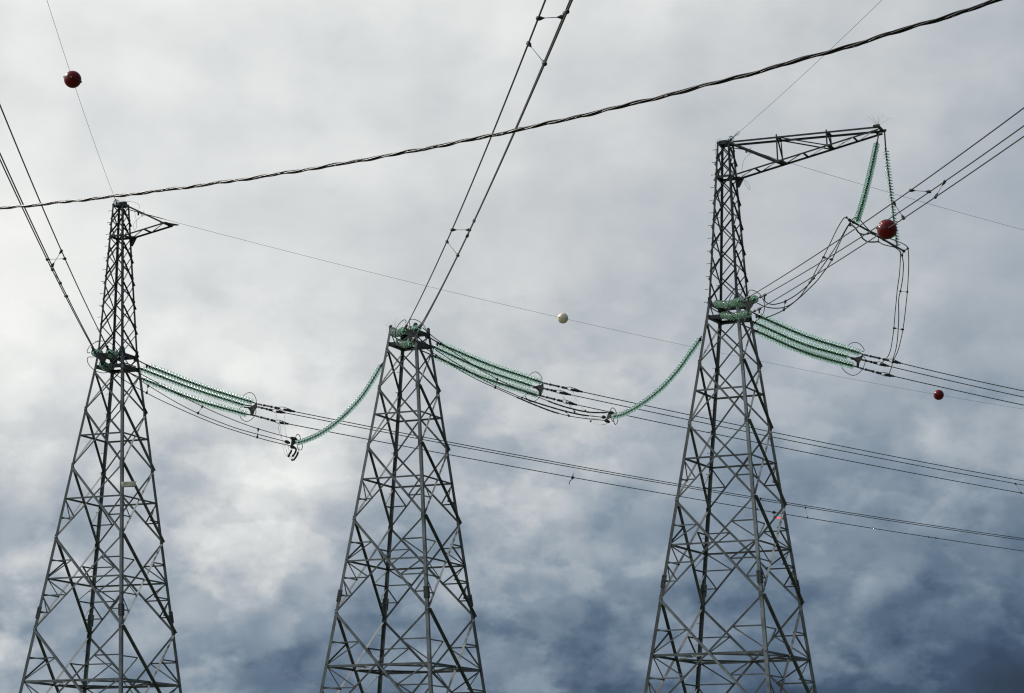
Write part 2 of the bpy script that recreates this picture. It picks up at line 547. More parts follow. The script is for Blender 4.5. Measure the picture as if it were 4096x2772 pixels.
def build_tower(t, label, top):
    T = TW[t]
    base_z = 0.05 - T['c'][2]
    c0 = centre(t, base_z)
    tw = thing('transmission_tower', c0)
    tag(tw, label, 'tower', 'lattice transmission towers')
    ctr = lambda z: centre(t, z)

    def face_n(a, b, z=5.0):
        m = (cor(t, z, a) + cor(t, z, b)) / 2 - ctr(z)
        m[2] = 0
        return unit(m)

    def pt(a, b, z, s):
        """point on face a-b at height z, s = 0 at leg a and 1 at leg b"""
        return cor(t, z, a) * (1 - s) + cor(t, z, b) * s

    # ---- legs
    for leg in 'FRBL':
        i = 'FRBL'.index(leg)
        nx_, pv = 'FRBL'[(i + 1) % 4], 'FRBL'[i - 1]
        segs = [(base_z, J5, .15), (J5, 2.95, .142), (2.95, J3, .135), (J3, J2, .128), (J2, R1, .12)]
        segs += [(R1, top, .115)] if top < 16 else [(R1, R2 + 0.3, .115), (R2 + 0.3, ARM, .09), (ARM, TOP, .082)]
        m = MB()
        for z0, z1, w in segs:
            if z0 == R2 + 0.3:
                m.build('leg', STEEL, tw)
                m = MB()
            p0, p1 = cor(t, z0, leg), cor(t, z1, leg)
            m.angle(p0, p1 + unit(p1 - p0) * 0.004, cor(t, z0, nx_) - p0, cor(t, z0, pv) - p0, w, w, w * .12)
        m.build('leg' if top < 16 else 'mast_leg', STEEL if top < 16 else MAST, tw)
        # splice plates with bolt rows, just above the wide panel joint
        for zs, hw in ((2.95, .26), (8.9, .2)):
            m = MB()
            for q in (nx_, pv):
                n = face_n(leg, q) if (leg, q) in FACES else face_n(q, leg)
                along = unit(cor(t, zs, q) - cor(t, zs, leg))
                d = unit(cor(t, zs + 1, leg) - cor(t, zs, leg))
                p = cor(t, zs, leg) + along * 0.07 + n * 0.014
                m.bar(p - d * hw, p + d * hw, n, .2 if zs < 5 else .19, .03)
                for k in range(5):
                    for sx in (-.05, .05):
                        b0 = p + d * (-hw + .06 + k * (2 * hw - .12) / 4) + along * sx
                        m.tube([b0, b0 + n * 0.04], 0.017, 6)
            if zs < 5:
                m.build('splice_plate', DARKSTEEL, tw)

    def brace(name, p0, p1, n, w, inner, material=STEEL, flip=1, out=1):
        d = unit(p1 - p0)
        side = unit(np.cross(d, n)) * flip
        if side[2] > 0 and abs(side[2]) > .2:
            side = side
        off = n * (0.012 if not inner else -0.026)
        m = MB()
        m.angle(p0 + off - side * w / 2, p1 + off - side * w / 2, side, n * out, w * .82, w * 1.08, max(.007, w * .1))
        return m.build(name, material, tw)

    # ---- body panels with crossed diagonals
    panels = [(J0, J1, None, .075), (J1, J2, H1, .085), (J2, J3, H2, .09), (J3, J4, H3, .1), (J4, J5, D_, .105),
              (J5, base_z + .15, None, .11)]
    for (zt, zb, zh, w) in panels:
        for fi, (a, b) in enumerate(FACES):
            n = face_n(a, b)
            brace('diagonal_brace', pt(a, b, zt, 0.0), pt(a, b, zb, 1.0), n, w * 1.05, False, flip=1, out=1 if fi in (1, 2) else -1)
            brace('diagonal_brace', pt(a, b, zt, 1.0), pt(a, b, zb, 0.0), n, w * .95, True, flip=-1, out=1 if fi in (1, 2) else -1)
            if zh is not None:
                m = MB()
                pa, pb = cor(t, zh, a) - n * .04, cor(t, zh, b) - n * .04
                m.angle(pa, pb, UPZ * -1, -n, .075 if zh != D_ else .1, .07)
                m.build('horizontal_beam', STEEL, tw)
            # corner gusset where the diagonals land on the leg
            for leg, s in ((a, 0), (b, 1)):
                q = pt(a, b, zb, s)
                al = unit(pt(a, b, zb, 1 - s) - q)
                m = MB()
                m.prism([q + n * .004 + al * 0.01 + UPZ * .16, q + n * .004 + al * .15 + UPZ * .1, q + n * .004 + al * .15 - UPZ * .1, q + n * .004 + al * 0.01 - UPZ * .17], n * .012)
                m.build('gusset_plate', STEEL, tw)

    def diag_at(zt, zb, z, a, b, s_from):
        """point at height z on the diagonal that starts on leg s_from at zt and lands on the other at zb"""
        p0 = pt(a, b, zt, s_from); p1 = pt(a, b, zb, 1 - s_from)
        k = (p0[2] - (T['c'][2] + z)) / (p0[2] - p1[2])
        return p0 + (p1 - p0) * k

    def sub(name, p0, p1, n, w):
        m = MB()
        d = unit(p1 - p0)
        side = unit(np.cross(d, n))
        m.angle(p0 - n * .05, p1 - n * .05, side, -n, w, w, .007)
        m.build(name, STEEL, tw)

    # ---- secondary bracing between legs and diagonals
    def lower_half(zt, zb, zh, count):
        for a, b in FACES:
            n = face_n(a, b)
            for s in (0, 1):
                prev = zh
                for k in range(count):
                    z = zh + (zb - zh) * (k + 1) / (count + 1)
                    # the diagonal coming down to this leg starts on the other leg
                    q = diag_at(zt, zb, z, a, b, 1 - s)
                    sub('strut', pt(a, b, z, s), q, n, .055)
                    sub('web_brace', pt(a, b, prev, s), q, n, .05)
                    prev = z

    def upper_half(zt, zb, zh):
        for a, b in FACES:
            n = face_n(a, b)
            for s in (0, 1):
                z = zt + (zh - zt) * .56
                q = diag_at(zt, zb, z, a, b, s)
                sub('strut', pt(a, b, z, s), q, n, .055)
                sub('web_brace', pt(a, b, zh, s), q, n, .055)

    lower_half(J2, J3, H2, 1)
    lower_half(J3, J4, H3, 2)
    upper_half(J3, J4, H3)
    upper_half(J4, J5, D_)
    lower_half(J4, J5, D_, 2)

    # ---- flat diaphragm frame: a diamond of beams joining the middles of the four faces, plates at its corners
    mids = [(cor(t, D_, a) + cor(t, D_, b)) / 2 for a, b in FACES]
    for i in range(4):
        p, q = mids[i], mids[(i + 1) % 4]
        inn = unit(ctr(D_) - (p + q) / 2)
        m = MB(); m.angle(p + inn * .02 - UPZ * .02, q + inn * .02 - UPZ * .02, inn, -UPZ, .11, .07)
        m.build('diaphragm_beam', STEEL, tw)
        cn = cor(t, D_, 'FRBL'[i])
        m = MB(); m.angle(cn, (p + q) / 2 + inn * .02, inn[[1, 0, 2]] * np.array([-1, 1, 0]), -UPZ, .07, .06)
        m.build('diaphragm_beam', STEEL, tw)
        a, b = FACES[i]
        al = unit(cor(t, D_, b) - cor(t, D_, a))
        ni = unit(ctr(D_) - p)
        m = MB(); m.prism([p - al * .45 - UPZ * .03, p + al * .45 - UPZ * .03, p + al * .2 + ni * .24 - UPZ * .03, p - al * .2 + ni * .24 - UPZ * .03], UPZ * .014)
        m.build('gusset_plate', PLATE if i in (0, 1) else STEEL, tw)

    # ---- heavy ring beams that carry the strain strings
    for z, h in ((R1, .15), (R2, .13)):
        for a, b in FACES:
            n = face_n(a, b)
            p, q = cor(t, z, a), cor(t, z, b)
            m = MB()
            m.bar(p - n * .07, q - n * .07, n, h, .02)
            m.bar(p - n * .14 + UPZ * (h / 2 - .01), q - n * .14 + UPZ * (h / 2 - .01), n, .018, .12)
            m.bar(p - n * .14 - UPZ * (h / 2 - .01), q - n * .14 - UPZ * (h / 2 - .01), n, .018, .12)
            m.build('ring_beam', DARKSTEEL, tw)
    for a, b in FACES:                               # small braces between the two rings
        n = face_n(a, b)
        sub('lattice_bar', cor(t, R2 - .05, a), (cor(t, R1 + .06, a) * .5 + cor(t, R1 + .06, b) * .5), n, .05)
        sub('lattice_bar', cor(t, R2 - .05, b), (cor(t, R1 + .06, a) * .5 + cor(t, R1 + .06, b) * .5), n, .05)
    for leg in 'FRBL':                               # bolted corner plates at the rings
        i = 'FRBL'.index(leg)
        for q in ('FRBL'[(i + 1) % 4], 'FRBL'[i - 1]):
            n = face_n(leg, q) if (leg, q) in FACES else face_n(q, leg)
            p = cor(t, R2, leg); al = unit(cor(t, R2, q) - p)
            m = MB()
            hi = .27 if top < 16 else .3
            m.prism([p + al * .005 + UPZ * hi + n * .012, p + al * .1 + UPZ * hi + n * .012, p + al * .23 - UPZ * .02 + n * .012,
                     p + al * .23 - UPZ * .12 + n * .012, p + al * .005 - UPZ * .2 + n * .012], n * .014)
            for bx in range(3):
                for bz in range(4):
                    b0 = p + al * (.04 + bx * .055) + UPZ * (-.12 + bz * .06) + n * .015
                    m.tube([b0, b0 + n * .03], .014, 6)
            m.build('corner_plate', DARKSTEEL, tw)

    # ---- slender upper mast
    if top > 16:
        def lattice(levels, w):
            for zt, zb in zip(levels[:-1], levels[1:]):
                for fi, (a, b) in enumerate(FACES):
                    sh = 0.0 if fi in (0, 2) else .42 * (levels[0] - levels[1])
                    z0, z1 = zt - sh, zb - sh
                    if z1 < R2 + .02:
                        z1 = R2 + .02
                    if z0 - z1 < .3:
                        continue
                    n = face_n(a, b)
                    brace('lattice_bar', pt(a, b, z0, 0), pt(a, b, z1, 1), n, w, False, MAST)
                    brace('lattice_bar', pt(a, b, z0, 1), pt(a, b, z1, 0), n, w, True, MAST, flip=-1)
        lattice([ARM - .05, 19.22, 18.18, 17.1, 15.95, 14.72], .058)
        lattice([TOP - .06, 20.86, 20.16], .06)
        for z in (ARM, TOP - .03):
            for a, b in FACES:
                n = face_n(a, b)
                m = MB(); m.angle(cor(t, z, a) - n * .012, cor(t, z, b) - n * .012, -UPZ, -n, .1, .08)
                m.build('horizontal_beam', DARKSTEEL, tw)
        m = MB()
        cs = [cor(t, TOP - .02, q) for q in 'FRBL']
        m.prism(cs, UPZ * .03)
        m.bar((cs[3] + cs[2]) / 2 + UPZ * .06, (cs[0] + cs[1]) / 2 + UPZ * .06, UPZ, .16, .1)
        m.build('cap_plate', DARKSTEEL, tw)
    # ---- climbing pegs: up the left leg of the mast, up the back leg of the body
    runs = [('B', -2.8, R1 - .3, .55)]
    if top > 16:
        runs.append(('L', R2 + .1, TOP - .3, .55))
        runs.append(('B', R2 + .1, TOP - .3, .6))
    for leg, z0, z1, st in runs:
        z = z0; k = 0
        i = 'FRBL'.index(leg)
        while z < z1:
            p = cor(t, z, leg)
            q = 'FRBL'[(i + (1 if k % 2 else -1)) % 4]
            d = unit(p - cor(t, z, q))
            if leg == 'L':
                d = unit(p - cor(t, z, 'F'))
            m = MB(); m.tube([p - d * .05, p + d * .17, p + d * .175 + UPZ * .012], .011, 5)
            m.tube([p + d * .165, p + d * .18], .018, 6)
            m.build('climbing_peg', DARKSTEEL, tw)
            z += st / (1 if leg == 'L' else 1.25); k += 1
    return tw

tower_labels = ['left lattice tower with a slender mast and a short bracket on its right side',
                'middle lattice tower, shortest of the three, ending at the glass insulators without a mast',
                'right lattice tower with a slender mast and a long arm reaching right']
towers = [build_tower(0, tower_labels[0], TOP), build_tower(1, tower_labels[1], 14.86), build_tower(2, tower_labels[2], TOP)]

# ---- the arms (parts of the towers)
def build_arm(t, full):
    n = unit((cor(t, ARM, 'F') + cor(t, ARM, 'R')) / 2 - centre(t, ARM)); n[2] = 0; n = unit(n)
    acr = unit(cor(t, TOP, 'R') - cor(t, TOP, 'F'))
    tw = towers[t]
    f0, r0 = cor(t, TOP - .05, 'F'), cor(t, TOP - .05, 'R')
    f1, r1 = cor(t, ARM - .05, 'F'), cor(t, ARM - .05, 'R')
    Lf = ARM_LEN
    tipf = cor(t, TOP, 'F') + n * Lf + UPZ * ARM_RISE
    tipr = cor(t, TOP, 'R') + n * Lf + UPZ * (ARM_RISE - .06)
    arm = thing('cross_arm', np.array((f1 + r1) / 2) - np.array(world_loc(tw)))
    arm.parent = tw
    def chord(name, p, q, out, w):
        m = MB(); m.angle(p, q, out, UPZ * -1, w, w); return m.build(name, DARKSTEEL, arm)
    def at(p, q, s):
        return p * (1 - s) + q * s
    S1, S2 = ARM_S1, ARM_S2
    top_c = {'F': (f0, tipf), 'R': (r0, tipr)}
    bot_c = {'F': (f1, tipf - UPZ * .1), 'R': (r1, tipr - UPZ * .1)}
    inw = {'F': acr, 'R': -acr}
    for k in 'FR':
        endb = at(*bot_c[k], 1.0 if full else S1 * 1.04)
        chord('chord', bot_c[k][0], endb, inw[k], .07)
        if full:
            chord('chord', top_c[k][0], top_c[k][1] + n * .03, inw[k], .08)
        chord('diagonal_brace', top_c[k][0], at(*bot_c[k], S1), inw[k], .07)
        if full:
            chord('post', at(*top_c[k], S1) + UPZ * .1, at(*bot_c[k], S1), inw[k], .05)
            chord('post', at(*top_c[k], S2) + UPZ * .08, at(*bot_c[k], S2), inw[k], .05)
            chord('diagonal_brace', at(*top_c[k], S1), at(*bot_c[k], S2), inw[k], .05)
    # lacing of the lower face
    ls = [0, S1 * .5, S1] + ([S1 + (S2 - S1) * .5, S2, S2 + (1 - S2) * .5, .97] if full else [])
    for i in range(len(ls) - 1):
        a, b = ls[i], ls[i + 1]
        chord('strut', at(*bot_c['F'], b), at(*bot_c['R'], b), n, .06)
        if i % 2 == 0:
            chord('lattice_bar', at(*bot_c['R'], a), at(*bot_c['F'], b), n, .05)
        else:
            chord('lattice_bar', at(*bot_c['R'], a), at(*bot_c['F'], b), n, .05)
    if full:
        for s in (S1, S2):
            chord('strut', at(*top_c['F'], s), at(*top_c['R'], s), n, .06)
            m = MB(); m.angle(at(*top_c['F'], s), at(*bot_c['R'], s), n, -UPZ, .05); m.build('lattice_bar', DARKSTEEL, arm)
    # node plates
    for s, w in ((S1, .34),) + (((S2, .2),) if full else ()):
        p, q = at(*bot_c['F'], s), at(*bot_c['R'], s)
        m = MB(); m.prism([p - n * w * .6, p + n * w * .3, q + n * w * .75, q - n * w * .3], UPZ * .02)
        m.build('gusset_plate', DARKSTEEL, arm)
    pr = cor(t, ARM - .05, 'R')
    m = MB(); m.prism([pr + n * .3 - UPZ * .02, pr + n * .1 - UPZ * .38, pr - n * .05 - UPZ * .38, pr - n * .12 + UPZ * .1, pr + n * .1 + UPZ * .1], acr * .02)
    m.build('gusset_plate', DARKSTEEL, arm)
    if full:
        m = MB()
        m.bar(tipf - acr * .05 + UPZ * .0, tipr + acr * .12, UPZ, .09, .09)
        m.bar(tipf - n * .2 + UPZ * .02, tipf + n * .06 + UPZ * .02, UPZ, .12, .09)
        m.bar(tipr - n * .12, tipr + n * .16, UPZ, .07, .09)
        m.build('end_plate', DARKSTEEL, arm)
    return tipf, tipr, n, acr, (at(*bot_c['F'], S1), at(*bot_c['R'], S1))

ARM_LEN, ARM_RISE, ARM_S1, ARM_S2 = 6.55, -.235, .325, .66
TIPF, TIPR, ARM_N, ARM_ACR, _ = build_arm(2, True)
_, _, ARM1_N, ARM1_ACR, ARM1_TIP = build_arm(0, False)
tp = (ARM1_TIP[0] + ARM1_TIP[1]) / 2
m = MB(); m.bar(ARM1_TIP[0] - ARM1_N * .1, ARM1_TIP[1] + ARM1_N * .35, UPZ, .16, .03)
m.build('end_plate', DARKSTEEL, [c for c in towers[0].children if c.name.startswith('cross_arm')][0])

# ------------------------------------------------------------------ insulator strings
def disc_mesh(name, R, material, sp):
    k = R / .16
    # bell of the disc, opening towards +z
    prof = [(.046, -.030), (.075, -.028), (.115, -.014), (.148, .006), (.160, .024), (.158, .036), (.149, .036), (.142, .020),
            (.122, .006), (.112, .022), (.102, .022), (.095, -.004), (.070, -.012), (.046, -.014)]
    m = MB()
    m.lathe([(r * k, h * k) for r, h in prof], (0, 0, 0), (0, 0, 1), 24, closed=True)
    me = bpy.data.meshes.new(name)
    me.from_pydata(m.v, [], m.f)
    me.polygons.foreach_set('use_smooth', m.sm)
    me.materials.append(material)
    me.update()
    return me

DISC = disc_mesh('glass_disc', .158, GLASS, .19)
DISC_S = disc_mesh('glass_disc', .138, GLASS, .146)
DISC_C = disc_mesh('glass_disc', .135, CLEAR, .146)

def insulator(path, count, mesh, label, group, link_a=None, link_b=None):
    """string of discs hung along a 3-D path; link_a: steel link from the tower to the first disc"""
    P, ln = resample(path, count * 2 + 1)
    s = thing('insulator_string', P[0])
    tag(s, label, 'insulator', group)
    core = MB()
    proto = None
    for i in range(count):
        p = P[2 * i + 1]
        d = unit(P[2 * i + 2] - P[2 * i])
        if proto is None:
            proto = o = bpy.data.objects.new('glass_disc', mesh)
        else:
            o = proto.copy()
        C.objects.link(o)
        o.parent = s
        o.location = Vector(tuple(p - P[0]))
        o.rotation_mode = 'QUATERNION'
        o.rotation_quaternion = Vector(tuple(d)).to_track_quat('Z', 'Y')
        sp = ln / count
        q = 1.0 if mesh is DISC else .72
        core.lathe([(r_ * q, h_ * sp) for r_, h_ in ((.02, -.52), (.05, -.46), (.064, -.36), (.067, -.16), (.062, -.06), (.04, .04), (.02, .5))], p, d, 9)
    core.build('cap_and_pin_chain', CAPS, s)
    if link_a is not None:
        m = MB()
        a = np.asarray(link_a)
        d = unit(P[0] - a)
        m.bar(a, a + d * max(.05, np.linalg.norm(P[0] - a) * .8), UPZ, .05, .035)
        m.ball(P[0] - d * .06, .05)
        q = P[0] - d * .12
        m.prism([q + UPZ * .03 - d * .06, q + UPZ * .03 + d * .06, q - UPZ * .15 + d * .02, q - UPZ * .15 - d * .04], unit(np.cross(d, UPZ)) * .05)
        m.build('link', DARKSTEEL, s)
    return s, P

def plane_path(px, P0, az, n=8):
    return smooth_path([at_plane(u, v, P0, az) for u, v in px], n)

def lerp(a, b, s):
    return np.asarray(a) * (1 - s) + np.asarray(b) * s

FAR_PX = [  # start, middle, end of each string; R corner, B corner, lower middle
    [[(595.5, 1464.5), (804.7, 1544.6), (1008.6, 1607.8)], [(563.3, 1474.9), (773.7, 1554.9), (975, 1619.5)], [(572.3, 1516.2), (784, 1600), (985.4, 1656.9)]],
    [[(1757.7, 1374.4), (1954.5, 1457.3), (2165.4, 1528.3)], [(1732.9, 1386.3), (1935, 1477.7), (2124.5, 1542.2)], [(1738.3, 1425), (1935, 1511), (2148.1, 1579.9)]],
    [[(3033.3, 1263), (3227.8, 1346), (3437.7, 1411.2)], [(3016, 1288.8), (3210.6, 1374.6), (3389.5, 1426.7)], [(3023, 1323), (3222, 1409), (3413.6, 1463.7)]]]
TNAME = ['left', 'middle', 'right']
far_end = [[None] * 3 for _ in range(3)]
FPOS = ['uppermost', 'middle', 'lowest']
for t in range(3):
    Rc, Bc = cor(t, R2, 'R'), cor(t, R2, 'B')
    att = [lerp(Rc, Bc, .15), lerp(Rc, Bc, .85), lerp(cor(t, R1, 'R'), cor(t, R1, 'B'), .5)]
    for k in range(3):
        px = FAR_PX[t][k]
        path = plane_path(px, att[k], FAR_AZ, 12)
        s, P = insulator(path, 34, DISC, f'{FPOS[k]} of three pale green glass insulator strings running right from the {TNAME[t]} tower',
                         'strain insulator strings running right', att[k])
        far_end[t][k] = P[-1]

NEAR_PX = [
    [[(399, 1412), (390, 1417), (378.7, 1409.7)], [(463, 1416), (450, 1421), (436.8, 1409.7)], [(441, 1466), (425, 1470), (409.7, 1456)]],
    [[(1571, 1322.6), (1590, 1333.5), (1613.6, 1322.6)], [(1641, 1318), (1654, 1323), (1666.5, 1314.9)], [(1595.5, 1369), (1617, 1378.4), (1643, 1371.7)]],
    [[(2865.8, 1214.9), (2912, 1218.5), (2960, 1204)], [(2946, 1214), (2982, 1212), (3019.5, 1196.8)], [(2893, 1261.3), (2942, 1265.5), (2993.6, 1253.6)]]]
near_end = [[None] * 3 for _ in range(3)]
NPOS = ['left upper', 'right upper', 'lower']
for t in range(3):
    Lc, Fc = cor(t, R2, 'L'), cor(t, R2, 'F')
    att = [lerp(Lc, Fc, .15), lerp(Lc, Fc, .85), lerp(cor(t, R1, 'L'), cor(t, R1, 'F'), .5)]
    for k in range(3):
        (u0, v0), (um, vm), (u1, v1) = NEAR_PX[t][k]
        # seen almost end on: six and a half metres towards the viewer
        Y0 = att[k][1] - .35
        path = smooth_path([at_y(u0, v0, Y0), at_y(um, vm, Y0 - 3.0), at_y(u1, v1, Y0 - 6.1)], 12)
        s, P = insulator(path, 34, DISC, f'{NPOS[k]} dark green insulator string seen nearly end on at the {TNAME[t]} tower',
                         'strain insulator strings pointing at the viewer', att[k])
        near_end[t][k] = P[-1]

# ------------------------------------------------------------------ conductors
def fit_span(px, P0, az, extend, end=None):
    """parabola in the vertical plane through P0, through the pixel points, prolonged by extend metres"""
    d = np.array([math.cos(math.radians(az)), math.sin(math.radians(az)), 0])
    pts = np.array([at_plane(u, v, P0, az) for u, v in px])
    s = (pts - np.asarray(P0)) @ d
    h = pts[:, 2]
    wts = np.ones(len(s)); wts[0] = 30; 
    co = np.polyfit(s, h, 2, w=wts)
    s0 = s[0]; s1 = s[-1] + math.copysign(extend, s[-1] - s[0])
    ss = np.linspace(s0, s1, 60)
    base = np.asarray(P0) * np.array([1, 1, 0])
    return [base + d * a + UPZ * np.polyval(co, a) for a in ss]

def clamp_parts(wire, p0, p1, d):
    """dead-end clamp from p0 to p1 at the head of a conductor"""
    m = MB()
    L = np.linalg.norm(p1 - p0); d = unit(p1 - p0)
    m.lathe([(.02, 0), (.045, .02 * L), (.05, .25 * L), (.07, .4 * L), (.075, .6 * L), (.05, .7 * L), (.046, .97 * L), (.02, L)], p0, d, 8)
    sd_ = unit(np.cross(d, UPZ))
    m.tube([p0 - d * .28 + UPZ * .05, p0 + UPZ * .1, p0 + d * L * .5 + UPZ * .07], .016, 5)
    m.tube([p0 - d * .28 - UPZ * .03, p0 - UPZ * .07, p0 + d * L * .5 - UPZ * .05], .016, 5)
    return m.build('dead_end_clamp', DARKSTEEL, wire)

def turnbuckle(wire, a, b):
    m = MB()
    d = unit(b - a); L = np.linalg.norm(b - a)
    sd_ = unit(np.cross(d, UPZ)); up = np.cross(sd_, d)
    m.tube([a, b], .018, 5)
    for s0, s1 in ((.02, .2), (.3, .6)):
        for q in (-1, 1):
            m.bar(a + d * L * s0 + up * .032 * q, a + d * L * s1 + up * .032 * q, up, .03, .014)
    for s_ in (.28, .62, .78, .84, .92):
        m.lathe([(.018, -.04), (.06, -.025), (.06, .025), (.018, .04)], a + d * L * s_, d, 8)
    return m.build('turnbuckle', DARKSTEEL, wire)

FAR_C = [  # yoke point, clamp start, clamp end, then conductor pixels
    [[(1030, 1616.3), (1134, 1636.6), (1180.8, 1647.0), (1345.8, 1679.7), (1600, 1730.5), (1793, 1770.6), (2500, 1899.5), (3012.6, 1988.7), (3400, 2048.5), (3496, 2065), (4096, 2155.4)],
     [(1030, 1627.5), (1103.5, 1644.8), (1142, 1651.5), (1358.5, 1695), (1600, 1739.4), (1793, 1778), (2500, 1907), (3400, 2058), (3496, 2072.6), (4096, 2161)],
     [(1020, 1663), (1116.7, 1688.6), (1154.3, 1695.8), (1282, 1721.6), (1600, 1782.6), (1793, 1821), (2500, 1949.8), (3148.4, 2056.8), (3400, 2096.7), (3496, 2112.3), (4096, 2206)]],
    [[(2173.4, 1532), (2283, 1556.8), (2330.4, 1567.6), (2540, 1612.8), (2650, 1637.8), (3096, 1729), (3496, 1811), (3650, 1839.7), (4096, 1923.9)],
     [(2174.5, 1553.6), (2238, 1568.6), (2284, 1579.4), (2513.3, 1628.9), (2650, 1656.6), (3096, 1750.5), (3496, 1827.4), (3650, 1858), (4096, 1940.7)],
     [(2160.5, 1582.6), (2263.8, 1608.5), (2307.9, 1619.5), (2435.9, 1645.5), (2540, 1669.8), (2650, 1693), (3102, 1785), (3496, 1862.5), (3650, 1892), (4096, 1974)]],
    [[(3451.5, 1418), (3568.5, 1444.5), (3603, 1452.8), (3754, 1489), (4096, 1564)],
     [(3446, 1438.8), (3520, 1456), (3554.7, 1464.4), (3754, 1512), (4096, 1588.5)],
     [(3437.7, 1471.5), (3537.5, 1497.7), (3575, 1505), (3754.2, 1545.9), (4096, 1620.7)]]]
far_clamp = [[None] * 3 for _ in range(3)]
far_wire_path = [[None] * 3 for _ in range(3)]
for t in range(3):
    for k in range(3):
        px = FAR_C[t][k]
        P0 = far_end[t][k]
        y, c0, c1 = [at_plane(u, v, P0, FAR_AZ) for u, v in px[:3]]
        path = fit_span(px[2:], P0, FAR_AZ, 60)
        w = MB().tube(path, .021, 6).build('power_conductor', WIRE, None, path[0])
        tag(w, f'{FPOS[k]} of three conductor cables leaving right from the {TNAME[t]} tower', 'cable', 'conductors leaving to the right')
        clamp_parts(w, c0, np.array(path[0]), None)
        turnbuckle(w, y, c0 - unit(c0 - y) * .2)
        far_clamp[t][k] = c0
        far_wire_path[t][k] = np.array(path)

NEAR_C = [  # for strings k = 0, 1, 2: clamp pixel then conductor pixels out of the picture
    [[(371, 1391.6), (262.2, 1186.4), (207, 1077), (187.3, 1034.6), (88.7, 829.6), (82.5, 816.3), (0, 638.7)],
     [(429, 1388), (394, 1320), (335, 1194), (258, 1036.6), (244.5, 1003), (167.6, 819.7), (162, 808), (0, 422)],
     [(405.8, 1448), (372.6, 1391.5), (272, 1188.4), (240.5, 1130), (193.2, 1032.6), (96.6, 827.6), (92.3, 816.3), (0, 613.5)]],
    [[(1625, 1303.5), (1660, 1240), (1680, 1200.5), (1787.7, 965.5), (1849.3, 820), (1900.8, 700), (2071.4, 280), (2182.6, 0)],
     [(1683, 1300.7), (1705, 1260), (1761, 1160), (1828.3, 1021.4), (1873, 931), (1926.2, 820), (1981, 700), (2162.5, 280), (2281, 0)],
     [(1657, 1357.5), (1689.8, 1297.5), (1712, 1260), (1764, 1161), (1829.3, 1021.4), (1874, 931), (1927.2, 820), (1983.5, 700), (2166, 280), (2289.5, 0)]],
    [[(2992, 1190), (3318, 983), (3440, 904), (3496, 862.4), (3642.2, 762.3), (3813.8, 636.8), (4096, 431.8)],
     [(3057, 1181.5), (3440, 952.5), (3543.7, 883), (3780.4, 724.2), (4096, 503.3)],
     [(3036, 1236.5), (3254, 1103.8), (3440, 989.4), (3615.2, 870.3), (3742.3, 789.3), (4096, 544.6)]]]
near_clamp = [[None] * 3 for _ in range(3)]
near_wire_path = [[None] * 3 for _ in range(3)]
for t in range(3):
    for k in range(3):
        px = NEAR_C[t][k]
        P0 = near_end[t][k] + np.array([0.0, -.35, 0])
        path = fit_span(px, P0, NEAR_AZ, 14)
        w = MB().tube(path, .0195, 6).build('power_conductor', WIRE, None, path[0])
        where = {0: 'up and left', 1: 'steeply upward', 2: 'up and right'}[t]
        tag(w, f'conductor rising {where} from the {NPOS[k]} string of the {TNAME[t]} tower', 'cable', 'conductors coming in overhead')
        d = unit(np.array(path[1]) - np.array(path[0]))
        m = MB()
        a, b = near_end[t][k], np.array(path[0])
        m.tube([a, b], .022, 6)
        m.lathe([(.03, 0), (.06, .05), (.06, .3), (.04, .42), (.02, .5)], b - d * .1, d, 8)
        m.ball(lerp(a, b, .6), .055)
        m.bar(b - UPZ * .02, b - UPZ * .16 + d * .05, d, .05, .04)
        m.build('dead_end_clamp', DARKSTEEL, w)
        near_clamp[t][k] = b
        near_wire_path[t][k] = np.array(path)

# ------------------------------------------------------------------ yoke plates and grading rings
FAR_RING = [
    ([(972, 1584.8), (985.5, 1573.6), (999.7, 1570), (1014, 1576.6), (1023, 1593), (1027, 1615)],
     [(1022, 1639.7), (1024, 1647.8), (1016, 1666), (1001.7, 1680.4), (985.5, 1686), (969, 1678.4), (961, 1666), (958, 1650), (957, 1635.6), (965, 1628.5), (993.6, 1629.5)]),
    ([(2117.5, 1499.8), (2130.4, 1490), (2143.3, 1488), (2158.3, 1496.6), (2168, 1513.8), (2171.2, 1531)],
     [(2173.4, 1552.5), (2170.2, 1567.6), (2156.2, 1591), (2139, 1604), (2126, 1607.4), (2111, 1599.8), (2100.2, 1582.6)]),
    ([(3390.4, 1383.7), (3403.3, 1373.4), (3420.5, 1369.6), (3437.7, 1375), (3449.7, 1387), (3457, 1401), (3451.5, 1406), (3446.3, 1403.5)],
     [(3449.7, 1425), (3458.4, 1430), (3461, 1444), (3455, 1466.3), (3441, 1487), (3424, 1499), (3406.7, 1500.7), (3386, 1490.4), (3372.3, 1476.6), (3366.3, 1466.3)])]
YOKE_PX = [[(1026, 1613), (1029, 1628), (1018, 1643), (1012, 1662), (1003, 1662), (1001, 1644), (993, 1634), (1012, 1622)],
           [(2173, 1531), (2174, 1549), (2168, 1564), (2161, 1582), (2155, 1582), (2155, 1566), (2145, 1556), (2140, 1546), (2156, 1540)],
           [(3453, 1417), (3447, 1437), (3437, 1452), (3435, 1470), (3426, 1470), (3427, 1450), (3416, 1441), (3416, 1431), (3440, 1426)]]
